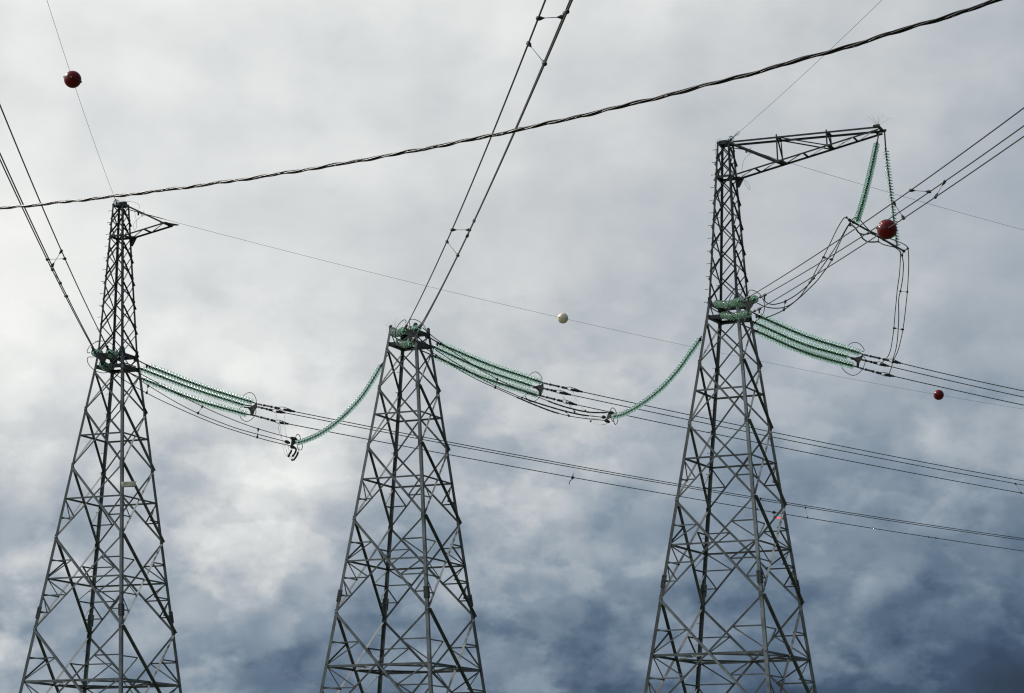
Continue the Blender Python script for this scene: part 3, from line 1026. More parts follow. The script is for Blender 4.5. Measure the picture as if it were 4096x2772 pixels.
for t in range(3):
    P0 = lerp(far_end[t][0], far_end[t][2], .5) + np.array([.25, .25, 0])
    az = FAR_AZ - 90 + 12
    poly = [at_plane(u, v, P0, az) for u, v in YOKE_PX[t]]
    yk = thing('yoke_plate', np.mean(poly, axis=0))
    tag(yk, f'yoke plate with hooked wire rings at the right end of the {TNAME[t]} tower glass strings', 'yoke plate', 'yoke plates at the string ends')
    nrm = np.array([-math.sin(math.radians(az)), math.cos(math.radians(az)), 0])
    m = MB().prism(poly, nrm * .035)
    m.build('plate', DARKSTEEL, yk)
    for arc in FAR_RING[t]:
        MB().tube(smooth_path([at_plane(u, v, P0, az) for u, v in arc], 6), .016, 6).build('grading_ring', DARKSTEEL, yk)
    mid = at_plane(*YOKE_PX[t][6], P0, az)
    m = MB()
    for k in range(3):
        m.tube([far_end[t][k], lerp(far_end[t][k], at_plane(*FAR_C[t][k][0], far_end[t][k], FAR_AZ), 1.0)], .03, 6)
    m.bar(mid + UPZ * .02 - nrm * .3, mid + UPZ * .06 + nrm * .2, UPZ, .05, .06)
    m.build('clevis', DARKSTEEL, yk)

NEAR_RING = [
    ([(360.7, 1408.4), (354, 1411.6), (348.4, 1405.8), (356.8, 1387.8), (373.6, 1373.6), (395.5, 1365), (417.5, 1364.5), (440.7, 1371.6), (456, 1385), (467.8, 1403)],
     [(374.9, 1428.4), (356.8, 1427.8), (349.7, 1433), (350.3, 1447), (359.4, 1464), (376, 1479.4), (395.5, 1488.5), (413.6, 1491.7), (435.5, 1488.5)]),
    ([(1621.3, 1292.3), (1624.6, 1286.5), (1620, 1279.4), (1607, 1284.5), (1590.4, 1303.3), (1582.6, 1324), (1582, 1343.3), (1587.8, 1362.6), (1598, 1382), (1616, 1395), (1636.8, 1400.7), (1653.6, 1392.3)],
     [(1642.6, 1324), (1639, 1300), (1637.5, 1284), (1642, 1278), (1655, 1276.8), (1671.7, 1283), (1688.5, 1294), (1700, 1309.7), (1706.5, 1325.2), (1707, 1352), (1698.8, 1376.8), (1687, 1389.7), (1671.7, 1397.5), (1665, 1392)]),
    ([(2967.8, 1168.4), (2969.8, 1161.3), (2961.4, 1156.8), (2942, 1164.5), (2924, 1185), (2915, 1211), (2914.9, 1235.5), (2925, 1258.8), (2942, 1276.8), (2961, 1285), (2975.6, 1285.9), (2982, 1276.8)],
     [(2993.6, 1173.6), (2996, 1163), (3006.5, 1160), (3026, 1167), (3044, 1182.6), (3055.6, 1207), (3058.8, 1230.4), (3053, 1252.3), (3041.4, 1269), (3022, 1285.9), (3006.5, 1289.7), (2998.8, 1285.9)])]
NEAR_YOKE = [[(378, 1412), (436, 1412), (428, 1432), (416, 1456), (404, 1456), (394, 1434)],
             [(1612, 1324), (1666, 1316), (1664, 1336), (1650, 1349), (1644, 1370), (1634, 1362), (1630, 1340)],
             [(2960, 1206), (3018, 1199), (3012, 1222), (3002, 1236), (2996, 1252), (2986, 1244), (2982, 1222)]]
for t in range(3):
    P0 = lerp(near_end[t][0], near_end[t][2], .5)
    Yp = P0[1] - .12
    yk = thing('yoke_plate', at_y(*NEAR_YOKE[t][3], Yp))
    tag(yk, f'yoke plate with two open wire rings facing the viewer on the {TNAME[t]} tower', 'yoke plate', 'yoke plates at the string ends')
    MB().prism([at_y(u, v, Yp) for u, v in NEAR_YOKE[t]], (0, .035, 0)).build('plate', DARKSTEEL if t == 0 else mat('yoke_steel', (.12, .125, .12), .7, .1, .5, 16), yk)
    for arc in NEAR_RING[t]:
        MB().tube(smooth_path([at_y(u, v, Yp - .1) for u, v in arc], 6), .015, 6).build('grading_ring', DARKSTEEL, yk)

# ------------------------------------------------------------------ jumpers
def depth_path(px, y0, y1, n=6, curve=1.0):
    """pixels with depth running from y0 to y1 along the length"""
    L = np.concatenate([[0], np.cumsum([math.dist(px[i], px[i + 1]) for i in range(len(px) - 1)])])
    L = L / L[-1]
    return smooth_path([at_y(u, v, y0 + (y1 - y0) * l ** curve) for (u, v), l in zip(px, L)], n)

YA = [116.0, 114.0]     # depth of the two jumper yokes
JP = [
    [[(391, 1407), (423, 1428), (456, 1452), (486, 1472), (514, 1489), (559.5, 1519.5), (568.4, 1526.5), (629, 1564), (706.5, 1610), (791.7, 1653), (887, 1691.7), (964.7, 1718.9), (1100, 1755), (1138, 1764.8), (1152, 1770)],
     [(437, 1405), (470, 1438), (500, 1459), (530, 1476.5), (563, 1495.5), (629, 1531.7), (706.5, 1574.6), (758, 1600), (812.4, 1627), (887, 1660.8), (964.7, 1691.7), (1031.9, 1715), (1100, 1735), (1166.5, 1752.6)],
     [(410, 1455), (451, 1490), (495, 1519), (536, 1544.6), (586.5, 1572), (655, 1606.5), (758, 1653), (835.6, 1685.6), (913, 1714), (1029, 1750), (1100, 1769), (1170.6, 1785)]],
    [[(1624, 1313.6), (1667.8, 1347), (1701.4, 1371.7), (1720, 1385), (1784.5, 1427), (1849, 1468), (1903, 1502), (1985, 1546), (2042.7, 1571), (2087, 1590), (2169, 1618), (2261.6, 1645), (2330.4, 1660), (2405.8, 1668.3)],
     [(1691, 1311), (1725.5, 1341), (1768.5, 1374.3), (1806, 1402.4), (1870.6, 1445.4), (1935, 1486.3), (1989, 1516.4), (2042.7, 1542.2), (2107, 1570), (2171.8, 1596), (2233.6, 1619.2), (2298, 1637.5), (2362.7, 1649.3), (2438, 1650.4)],
     [(1658.8, 1361.3), (1689.8, 1384.6), (1720, 1404.5), (1784.5, 1445.4), (1849, 1486), (1913.6, 1520.7), (1978, 1549.5), (2040, 1577), (2093.8, 1600.5), (2151.9, 1624.6), (2212, 1647), (2274.5, 1663.3), (2341, 1674), (2418.7, 1681.6)]]]
jump_path = [[None] * 3 for _ in range(2)]
JW = ['middle', 'upper', 'lowest']
for t in range(2):
    for k in range(3):
        path = depth_path(JP[t][k], near_clamp[t][k][1], YA[t])
        jump_path[t][k] = np.array(path)
        w = MB().tube(path, .0185, 6).build('jumper_cable', WIRE, None, path[0])
        tag(w, f'{JW[k]} of three slack jumper cables sagging under the glass strings of the {TNAME[t]} tower', 'cable', 'slack jumper cables')
        if t == 1:                      # wrapped armour rods over the sagging end
            n0, n1 = {0: (.70, .96), 1: (.72, .99), 2: (.58, .80)}[k]
            q = path[int(n0 * len(path)):int(n1 * len(path))]
            MB().tube(q, .034, 6, taper=[1 + .12 * math.sin(i * 2.6) for i in range(len(q))]).build('armour_wrap', WIRE, w)
LOOPS = [
    [[(1103.5, 1643.8), (1105.5, 1672), (1113.6, 1713), (1125.8, 1753.6), (1140, 1784), (1152.3, 1822.8), (1158, 1816), (1164.5, 1806.5), (1164.5, 1790)],
     [(1141, 1649.9), (1136, 1680.4), (1142, 1723), (1149, 1765.8), (1157.4, 1810.6), (1163.5, 1829), (1172, 1823), (1180.8, 1810.6), (1183.8, 1796), (1174.7, 1787)],
     [(1117.7, 1690.6), (1121.8, 1723), (1127.9, 1763.8), (1132, 1792), (1138, 1812.6), (1150, 1826.9), (1168.6, 1839), (1176.7, 1837), (1189, 1818.7), (1197, 1788)]],
    [[(2248.7, 1576), (2255, 1591), (2274.5, 1615), (2298, 1647), (2330, 1665.5), (2362.7, 1673), (2405.8, 1672)],
     [(2293.9, 1565.4), (2295, 1580.5), (2311, 1610.6), (2341, 1643), (2362.7, 1658), (2400, 1668), (2430, 1672)],
     [(2274.5, 1615), (2298, 1643), (2326, 1661), (2352, 1677), (2373.5, 1691.3), (2395, 1698.4), (2416.5, 1697.7), (2438, 1690)]]]
KW = ['leftmost', 'rightmost', 'longest']
for t in range(2):
    order = [1, 0, 2]
    for k in range(3):
        src = far_clamp[t][order[k]] if k < 2 else far_clamp[t][2]
        path = depth_path(LOOPS[t][k], src[1], YA[t])
        w = MB().tube(path, .012, 6).build('jumper_cable', PALEWIRE, None, path[0])
        tag(w, f'{KW[k]} thin pale loop wire by the {"left" if t == 0 else "right"} jumper yoke', 'cable', 'pale loop wires')
        m = MB()
        npt = len(path)
        if t == 0:
            m.tube(path[int(npt * .70):int(npt * .93)], .045, 7)
            m.ball(path[int(npt * .66)], .06)
        else:
            m.ball(path[int(npt * .5)], .05)
        m.build('sleeve', DARKSTEEL, w)

JY = [dict(plate=[(1166.5, 1751.6), (1180, 1751.6), (1183.5, 1770), (1166, 1783), (1163.5, 1781)], clamps=[((1160, 1751), (1190, 1758)), ((1138, 1764), (1161, 1773)), ((1160, 1784), (1183, 1793))],
           ring=[[(1181, 1760), (1184, 1744), (1189, 1737.5), (1197, 1741), (1203, 1756)], [(1189, 1781), (1190, 1792), (1197, 1799), (1205, 1799), (1210, 1788), (1208, 1774)]], link=(1186, 1771)),
      dict(plate=[(2434, 1648), (2444, 1652), (2444.5, 1667), (2431, 1676), (2423, 1681.6), (2428, 1664)], clamps=[((2434, 1649), (2457, 1653)), ((2406, 1667), (2424, 1670)), ((2418, 1680), (2440, 1689))],
           ring=[[(2454, 1686), (2450, 1684), (2441, 1664), (2440, 1646), (2446, 1634), (2451, 1631.5), (2459, 1637), (2466, 1651)], [(2453, 1672), (2456, 1688), (2460, 1697.5), (2466, 1695), (2471, 1684), (2471, 1670)]], link=(2448, 1667))]
for t in range(2):
    J = JY[t]
    yk = thing('jumper_yoke', at_y(*J['plate'][2], YA[t]))
    tag(yk, f'small jumper yoke with clamps and hooked rings, ending the slack cables of the {TNAME[t]} tower', 'yoke plate')
    MB().prism([at_y(u, v, YA[t]) for u, v in J['plate']], (0, .04, 0)).build('plate', DARKSTEEL if t == 0 else PLATE, yk)
    for a, b in J['clamps']:
        pa, pb = at_y(*a, YA[t] - .05), at_y(*b, YA[t] - .02)
        L = np.linalg.norm(pb - pa)
        MB().lathe([(.03, 0), (.07, .15 * L), (.085, .5 * L), (.06, .8 * L), (.03, L)], pa, pb - pa, 8).build('clamp', DARKSTEEL, yk)
    for arc in J['ring']:
        MB().tube(smooth_path([at_y(u, v, YA[t]) for u, v in arc], 6), .017, 6).build('grading_ring', DARKSTEEL, yk)
    m = MB(); m.tube([at_y(*J['plate'][2], YA[t]), at_y(*J['link'], YA[t])], .025, 6)
    m.tube([at_y(*J['plate'][3], YA[t]), at_y(*J['link'], YA[t])], .018, 6); m.build('clevis', DARKSTEEL, yk)

# long strings that hold the two jumper yokes
LS = [[(1188, 1771.2), (1210, 1765.5), (1233.9, 1757.2), (1277, 1736.9), (1328, 1703.8), (1366, 1672), (1404, 1635), (1442.4, 1592), (1475.4, 1545), (1506, 1494), (1523.7, 1462.3)],
      [(2451, 1666.5), (2472, 1662), (2494, 1655.8), (2540, 1632), (2596, 1594), (2650, 1549), (2700.7, 1493.6), (2727.8, 1460), (2753.6, 1422.6), (2779.5, 1386.5), (2798.8, 1358)]]
LEND = [(1550.4, 1420), (2806, 1344)]
for t in range(2):
    yl = cor(t + 1, 13.4, 'L')[1] + .06
    path = depth_path(LS[t], YA[t], yl)[::-1]
    insulator(path, 38, DISC_S, f'single sagging glass insulator string tied down from the {TNAME[t + 1]} tower',
              'single sagging insulator strings', at_y(*LEND[t], yl + .1))

# ------------------------------------------------------------------ hanging V of strings under the long arm, jumper bar
LINE_DIR = unit(np.array([math.cos(math.radians(63)), math.sin(math.radians(63)), 0]))
HX = .5 * (TIPF + TIPR)
LAZ = 63.0
barL, barR = at_plane(3398, 880, HX, LAZ), at_plane(3615, 1004, HX, LAZ)
V1 = [at_plane(u, v, TIPF, LAZ) for u, v in [(3507, 574), (3493, 640), (3474, 722), (3452, 806), (3427, 884)]]
V2 = [at_plane(u, v, TIPR, LAZ) for u, v in [(3543, 600), (3552, 680), (3563, 770), (3575, 875), (3589, 983)]]
V1[-1] = at_plane(3427, 886, HX, LAZ); V2[-1] = at_plane(3589, 985, HX, LAZ)
insulator(smooth_path(V1, 10), 33, DISC_S, 'left leg of the hanging pair, glass discs stacked face on, under the long arm', 'insulator strings hanging under the long arm', at_plane(3516, 531, TIPF, LAZ))
insulator(smooth_path(V2, 10), 33, DISC_S, 'right leg of the hanging pair, glass discs edge on, under the long arm', 'insulator strings hanging under the long arm', at_plane(3538, 524, TIPR, LAZ))
jb = MB()
jb.tube([barL, barR], .038, 10)
bar_o = jb.build('jumper_bar', DARKSTEEL, None, (barL + barR) / 2)
tag(bar_o, 'straight dark steel bar hanging tilted below the two glass strings of the long arm', 'bar')
m = MB()
for s in (0.0, .07, .42, .62, 1.0):
    m.lathe([(.03, -.08), (.06, -.06), (.06, .06), (.03, .08)], lerp(barL, barR, s), barR - barL, 8)
m.build('collar', DARKSTEEL, bar_o)
m = MB()
m.tube([barL, at_plane(3386, 870, HX, LAZ)], .02, 5); m.ball(at_plane(3386, 870, HX, LAZ), .05)
m.tube([barL, at_plane(3401, 901, HX, LAZ)], .02, 5); m.ball(at_plane(3401, 901, HX, LAZ), .05)
m.tube([barR, at_plane(3632, 993, HX, LAZ)], .022, 5); m.ball(at_plane(3631, 994, HX, LAZ), .055)
m.tube([barR, at_plane(3608, 1022, HX, LAZ)], .022, 5); m.ball(at_plane(3608, 1022, HX, LAZ), .055)
m.tube([at_plane(3513, 950, HX, LAZ), at_plane(3513, 968, HX, LAZ)], .02, 5); m.ball(at_plane(3513, 966, HX, LAZ), .045)
m.build('bracket', DARKSTEEL, bar_o)

KP = [
    [(3029, 1212), (3061, 1227), (3101.7, 1233), (3140, 1228), (3173, 1210.6), (3201, 1185.2), (3218.7, 1159.8), (3234, 1136.9), (3254, 1101.3), (3274.7, 1060.6), (3292.5, 1030), (3323, 968), (3345, 922), (3363.7, 888.8), (3375.7, 872.5), (3386, 870)],
    [(3054.7, 1195.4), (3066, 1210.6), (3091.6, 1217.8), (3122, 1212), (3142.4, 1204), (3178, 1184), (3216, 1154.7), (3236.5, 1135.6), (3256.9, 1110.4), (3282.3, 1075.8), (3312.8, 1032.6), (3338.3, 994.5), (3363.7, 951.2), (3386.6, 910.5), (3401.9, 887.6)],
    [(3029, 1259), (3034, 1269), (3050.9, 1273), (3076.3, 1266.6), (3106.8, 1253.9), (3134.8, 1239.9), (3167.9, 1215.7), (3203.5, 1186), (3234, 1157), (3267, 1124), (3292.5, 1091), (3312.8, 1063), (3330.6, 1033), (3346, 1000), (3361, 966), (3379, 928.3), (3399.3, 894)]]
MID = [
    [(3386, 870), (3398, 880), (3406.7, 880.2), (3415, 872.5), (3425.6, 870.8), (3437.7, 876.8), (3455, 897.5), (3468.7, 913), (3482, 924), (3520, 940), (3566.8, 957), (3592.6, 966.3), (3615, 976.6), (3627, 985.2), (3632, 994.5)],
    [(3401.9, 887.6), (3401.5, 901), (3410, 904.3), (3420.5, 911), (3434.3, 930), (3449.7, 937), (3468.7, 936.2), (3485.9, 934.5), (3515, 950), (3560, 976), (3590, 997), (3602.4, 1007)],
    [(3399.3, 894), (3405, 895), (3418.8, 909), (3442.9, 940), (3451.5, 954.3), (3470.4, 966.5), (3495, 968), (3513.4, 967.7), (3532.4, 977.5), (3558, 984.4), (3578.8, 989.5), (3596, 1002), (3608.7, 1023)]]
DN = [
    [(3632.6, 994.5), (3635, 1045.4), (3632.6, 1115.3), (3628.8, 1172.5), (3623, 1229.7), (3616.7, 1283.8), (3611, 1321.9), (3602.4, 1363.2), (3591.3, 1404.5), (3572, 1444)],
    [(3602.4, 1007), (3600.8, 1051.7), (3597.6, 1099.4), (3589.7, 1153.4), (3584.9, 1204.3), (3580, 1255), (3575.4, 1312.4), (3570.6, 1350.5), (3564, 1391.8), (3554.7, 1420.4), (3540.4, 1438), (3521, 1456)],
    [(3608.7, 1023), (3613.5, 1058), (3611, 1109), (3604, 1153.4), (3596, 1188.4), (3594.4, 1220), (3595, 1255), (3593.8, 1299.6), (3589.7, 1356.9), (3583.3, 1398.2), (3573, 1432), (3566.8, 1466), (3556.5, 1495)]]
far_of = [0, 1, 2]
TJ = ['rises highest over the bar', 'dips closest along the bar', 'sags lowest under the bar']
tj_path = []
for k in range(3):
    ka = near_clamp[2][k]
    px_k = KP[k]
    p1 = depth_path(px_k, ka[1], barL[1])
    p2 = smooth_path([at_plane(u, v, HX, LAZ) for u, v in MID[k]], 6)
    p3 = depth_path(DN[k], p2[-1][1], far_clamp[2][far_of[k]][1])
    path = p1[:-1] + p2 + p3[1:]
    tj_path.append((np.array(p1), np.array(p3)))
    w = MB().tube(path, .02, 6).build('jumper_cable', WIRE, None, path[0])
    tag(w, f'long jumper cable of the right tower that {TJ[k]}', 'cable', 'jumper cables of the right tower')
    q = p2[int(len(p2) * .25):int(len(p2) * .6)]
    if k > 0:
        MB().tube(q, .03, 6, taper=[1 + .12 * math.sin(i * 2.6) for i in range(len(q))]).build('armour_wrap', WIRE, w)

# ------------------------------------------------------------------ spacers between bundled cables
def near_pt(path, u, v):
    """point of a 3-D path that projects closest to pixel (u, v)"""
    d = unit(ray(u, v))
    Q = np.asarray(path) - O
    fine = np.concatenate([Q[:-1] + (Q[1:] - Q[:-1]) * k / 8 for k in range(8)])
    e = np.linalg.norm(fine - np.outer(fine @ d, d), axis=1) / np.linalg.norm(fine, axis=1)
    return fine[np.argmin(e)] + O

def spacer(a, b, ua, ub, label, group):
    pa, pb = near_pt(a, *ua), near_pt(b, *ub)
    o = thing('spacer', (pa + pb) / 2)
    tag(o, label, 'spacer', group)
    d = unit(pb - pa)
    MB().tube([pa, pb], .008, 6).build('rod', DARKSTEEL, o)
    for p, s in ((pa, 1), (pb, -1)):
        MB().lathe([(.02, -.045), (.042, -.035), (.05, 0), (.046, .05), (.024, .1), (.012, .14)], p, d * s, 8).build('clamp', DARKSTEEL, o)
    return o

NW = near_wire_path; FW = far_wire_path
G1 = 'spacers on the overhead bundles'
spacer(NW[2][0], NW[2][1], (3642, 764), (3715, 765), 'level spacer joining the top two conductors right of the hanging strings', G1)
spacer(NW[2][1], NW[2][2], (3780, 725), (3743, 788), 'slanted spacer joining the lower two rising conductors near the right edge', G1)
spacer(NW[2][0], NW[2][2], (3578, 812), (3615, 870), 'spacer just above the red marker ball spanning the outer two rising conductors', G1)
spacer(NW[1][0], NW[1][1], (2158, 73), (2249, 70), 'level spacer rod at the very top of the middle overhead cables', G1)
spacer(NW[1][0], NW[1][2], (2119, 177), (2167, 252), 'slanted spacer rod below the topmost one on the middle overhead cables', G1)
spacer(NW[1][1], NW[1][2], (2261, 50), (2263, 47), 'dark clamp gripping the close cable pair at the top edge', G1)
spacer(NW[1][0], NW[1][1], (1809, 921), (1874, 917), 'level spacer rod on the middle overhead cables above the middle tower', G1)
spacer(NW[1][0], NW[1][2], (1790, 966), (1828, 1019), 'slanted spacer rod nearest above the middle tower', G1)
spacer(NW[1][1], NW[1][2], (1896, 882), (1868, 942), 'spacer lying along the close cable pair above the middle tower', G1)
spacer(NW[0][1], NW[0][2], (244, 1004), (213, 1062), 'slanted rod of the crossed spacers on the left overhead cables', G1)
spacer(NW[0][1], NW[0][0], (257, 1036), (190, 1038), 'level rod of the crossed spacers on the left overhead cables', G1)
spacer(NW[0][0], NW[0][2], (207, 1080), (240, 1134), 'spacer lying along the close pair of left overhead cables', G1)
spacer(NW[0][0], NW[0][2], (262, 1184), (270, 1184), 'bulky clamp spacer on the close left cable pair, nearest the left tower', G1)
JPp = jump_path
G2 = 'spacers on the jumper cables'
spacer(JPp[0][0], JPp[0][2], (593, 1542), (587, 1572), 'short upright spacer on slack cables right beside the left tower leg', G2)
spacer(JPp[0][1], JPp[0][0], (810, 1627), (792, 1653), 'slanted spacer under the middle of the left tower glass strings', G2)
spacer(JPp[0][1], JPp[0][2], (1033, 1717), (1029, 1750), 'upright spacer on slack cables left of the left jumper yoke', G2)
spacer(JPp[1][1], JPp[1][2], (1988, 1517), (1982, 1549), 'upright spacer crossing the lowest glass string of the middle tower', G2)
spacer(JPp[1][1], JPp[1][0], (2110, 1575), (2089, 1590), 'slanted spacer below the yoke rings of the middle tower', G2)
spacer(JPp[1][0], JPp[1][2], (2263, 1645), (2276, 1663), 'spacer on wrapped slack cables left of the right jumper yoke', G2)
spacer(tj_path[0][0], tj_path[2][0], (3294, 1030), (3328, 1038), 'spacer high on the jumper cables climbing to the hanging bar', G2)
spacer(tj_path[0][0], tj_path[1][0], (3239, 1129), (3255, 1113), 'spacer where the climbing jumper cables cross each other', G2)
spacer(tj_path[1][0], tj_path[2][0], (3142, 1205), (3135, 1240), 'spacer low on the climbing jumper cables near the right tower', G2)
spacer(tj_path[2][1], tj_path[0][1], (3602, 1165), (3629, 1168), 'upper spacer on the jumper cables dropping from the bar', G2)
spacer(tj_path[1][1], tj_path[0][1], (3575, 1312), (3611, 1318), 'lower spacer on the jumper cables dropping from the bar', G2)
G3 = 'spacers on the far conductors'
spacer(FW[1][1], FW[1][2], (4062, 1934), (4083, 1971), 'spacer on conductors close to the right edge of the picture', G3)
spacer(FW[0][0], FW[0][2], (3046, 1994), (3032, 2036), 'spacer on conductors seen between the legs of the right tower', G3)
spacer(FW[0][1], FW[0][2], (3222, 2028), (3236, 2070), 'spacer on the lowest conductor trio just right of the right tower', G3)
spacer(FW[0][2], FW[0][2], (3713, 2146), (3746, 2151), 'pair of clamps on the lowest conductor far right', G3)
# broken spacer dangling
p = near_pt(FW[0][2], 2285, 1910)
o = thing('spacer', p)
tag(o, 'broken spacer dangling from the lowest conductor between middle and right tower', 'spacer', G3)
MB().lathe([(.03, -.1), (.075, -.06), (.08, .03), (.03, .09)], p, (.2, 0, 1), 8).build('clamp', DARKSTEEL, o)
q = [p, p + np.array([-.06, -.05, -.14]), p + np.array([-.16, -.12, -.24]), p + np.array([-.18, -.13, -.4])]
MB().tube(smooth_path(q, 5), .022, 6).build('rod', DARKSTEEL, o)
MB().tube([p + UPZ * .05, p + np.array([.05, 0, .22])], .02, 6).build('pin', DARKSTEEL, o)

# red warning lamp under a conductor
p = near_pt(FW[0][2], 3100, 2047)
Yl = p[1]
o = thing('warning_lamp', p)
tag(o, 'glowing red warning lamp hung under a conductor behind the right tower leg', 'lamp')
m = MB(); m.lathe([(.03, -.13), (.08, -.1), (.085, 0), (.07, .1), (.03, .13)], p, (1, .8, -.15), 8); m.build('clamp', DARKSTEEL, o)
bl, br = at_y(3097, 2068, Yl), at_y(3131, 2074.5, Yl)
m = MB(); m.tube([p, bl], .016, 6); m.ball(bl, .065); m.ball(br, .065); m.build('frame', DARKSTEEL, o)
MB().tube([bl, br], .022, 8).build('tube_holder', WIRE, o)
MB().tube([at_y(3107, 2070, Yl), at_y(3122, 2072.8, Yl)], .048, 10).build('glowing_tube', GLOW, o)

# ------------------------------------------------------------------ shield wires
def shield(path, label, r=.007):
    w = MB().tube(path, r, 5).build('shield_wire', THIN, None, path[0])
    return tag(w, label, 'cable', 'thin shield wires')

T1top = centre(0, TOP + .12)
P_a = at_plane(466, 810, T1top, NEAR_AZ)
w1 = fit_span([(466, 810), (440.4, 740.4), (311.7, 380), (302.8, 353), (279.6, 288), (263.6, 240), (188.6, 0)], T1top, NEAR_AZ, 16)
shield(w1, 'thin wire from the left tower top up through the red ball at upper left')
T3top = centre(2, TOP + .12)
w4 = fit_span([(2924.3, 556), (2950, 535.3), (2989.7, 500), (3102.2, 400), (3300, 217), (3527.8, 0)], T3top, NEAR_AZ, 16)
shield(w4, 'thin wire climbing right from the right tower top to the upper edge')
A2 = lerp(cor(0, TOP - .15, 'R'), cor(0, TOP - .15, 'B'), .4)
w2 = fit_span([(569.5, 853.6), (675.4, 881), (800, 913), (994.8, 965.5), (1300, 1041.8), (1680, 1137.6), (1764, 1158.5), (1980, 1211.7), (2200, 1263.2), (2279.5, 1281), (2560, 1342), (2766.5, 1386.5), (3050.5, 1443.2), (3496, 1531.7), (3731, 1575.6), (4096, 1637.5)], A2, FAR_AZ, 60)
shield(w2, 'long thin wire from the left bracket passing right through the cream ball')
A3 = lerp(cor(2, TOP - .15, 'R'), cor(2, TOP - .15, 'B'), .4)
w3 = fit_span([(2999, 602.4), (3072.4, 624), (3167, 654), (3240, 676.4), (3496, 752), (3700, 810.7), (4020, 900), (4096, 920)], A3, FAR_AZ, 60)
shield(w3, 'thin wire running right from under the long arm behind the hanging strings')

def cap_insulator(path, d_at, label, att, mesh):
    d = unit(np.asarray(path[3]) - np.asarray(path[0]))
    p = np.asarray(path[0])
    o = thing('cap_insulator', p)
    tag(o, label, 'insulator', 'single disc shield wire insulators')
    c = bpy.data.objects.new('glass_disc', mesh); C.objects.link(c); c.parent = o
    c.rotation_mode = 'QUATERNION'; c.rotation_quaternion = Vector(tuple(d)).to_track_quat('Z', 'Y')
    m = MB()
    m.lathe([(.02, -.12), (.045, -.1), (.05, -.02), (.02, 0), (.02, .14)], p, d, 8)
    m.tube([np.asarray(att), p - d * .1], .02, 6)
    q = p - d * .22
    m.prism([q + UPZ * .03 - d * .05, q + UPZ * .03 + d * .05, q - UPZ * .14 + d * .02, q - UPZ * .14 - d * .04], unit(np.cross(d, UPZ)) * .05)
    m.build('fitting', DARKSTEEL, o)
    m = MB(); m.lathe([(.012, 0), (.022, .1), (.02, .9), (.008, 1.3)], p + d * .12, d, 6); m.build('armour_grip', DARKSTEEL, o)
cap_insulator(w1, None, 'clear glass disc on top of the left tower facing the viewer', centre(0, TOP + .05), DISC_C)
cap_insulator(w4, None, 'clear glass disc on top of the right tower facing the viewer', centre(2, TOP + .05), DISC_C)
cap_insulator(w2, None, 'pale glass disc below the short bracket of the left tower', A2, DISC_C)
cap_insulator(w3, None, 'pale glass disc below the long arm of the right tower', A3, DISC_C)
# ring clip on the climbing shield wire
p = near_pt(w4, 2949, 535)
m = MB()
for q in (-.035, .035):
    m.tube([p + np.array([q + .06 * math.cos(a), 0, .06 * math.sin(a) + q]) for a in np.linspace(0, 2 * PI, 15)[:-1]], .007, 5, closed=True)
tag(m.build('ring_clip', DARKSTEEL, None, p), 'small double ring clip on the thin wire above the right tower top', 'clip')

# bonding leads
def lead(px, Y, label):
    path = smooth_path([at_y(u, v, Y) for u, v in px], 6)
    tag(MB().tube(path, .0065, 5).build('bonding_lead', DARKSTEEL, None, path[0]), label, 'wire', 'thin bonding leads')
Yt1, Yt3 = centre(0, TOP)[1], centre(2, TOP)[1]
lead([(499.8, 812), (511.9, 807), (534, 808), (549.7, 814), (557.5, 824.3), (555.8, 836)], Yt1, 'thin looping lead above the short bracket of the left tower')
lead([(589, 858.8), (563.5, 867.4), (546, 881), (536, 895), (533.4, 908.7), (537.7, 920.7), (543.7, 915.6), (546.5, 895), (541, 858.8), (536, 843.3)], Yt1, 'thin looping lead hanging below the short bracket of the left tower')
lead([(3019, 607.6), (2994.9, 618.8), (2979.4, 634.3), (2970.8, 654.9), (2968.2, 680.7), (2968.2, 700)], Yt3, 'thin curved lead under the root of the long arm')
lead([(2886.5, 557), (2876, 556), (2865.8, 567), (2860.3, 593), (2864, 618.8), (2874.4, 637.7), (2886.5, 646.3)], Yt3, 'thin looping lead left of the right tower top')
lead([(2974, 717), (2982.9, 739), (2996.6, 758.2), (3000, 754.7), (2994.9, 737.5), (2979.4, 717)], Yt3, 'narrow lead loop hanging below the root of the long arm')

# bird spikes
def spikes(P, n, L, fan, label):
    m = MB()
    for i in range(n):
        a = -fan + 2 * fan * (i + random.uniform(-.3, .3)) / max(1, n - 1)
        b = random.uniform(-.7, .5)
        d = unit(np.array([math.sin(a), b * math.cos(a) * .6, math.cos(a)]))
        l = L * random.uniform(.75, 1.1)
        base = P + np.array([random.uniform(-.05, .05), random.uniform(-.05, .05), 0])
        m.tube([base, base + d * l * .5, base + d * l + np.array([random.uniform(-.02, .02), 0, random.uniform(-.02, 0)])], .0025, 4)
    tag(m.build('bird_spikes', PALEWIRE, None, P), label, 'bird spikes', 'fans of bird spikes')
spikes(centre(0, TOP + .02), 15, .58, 1.25, 'fan of thin bird spikes on the left tower top')
spikes(lerp(cor(1, 14.7, 'L'), cor(1, 14.7, 'B'), .35), 12, .62, 1.0, 'fan of thin bird spikes above the middle tower')
spikes(TIPF + UPZ * .06, 15, .62, 1.15, 'fan of thin bird spikes on the tip of the long arm')

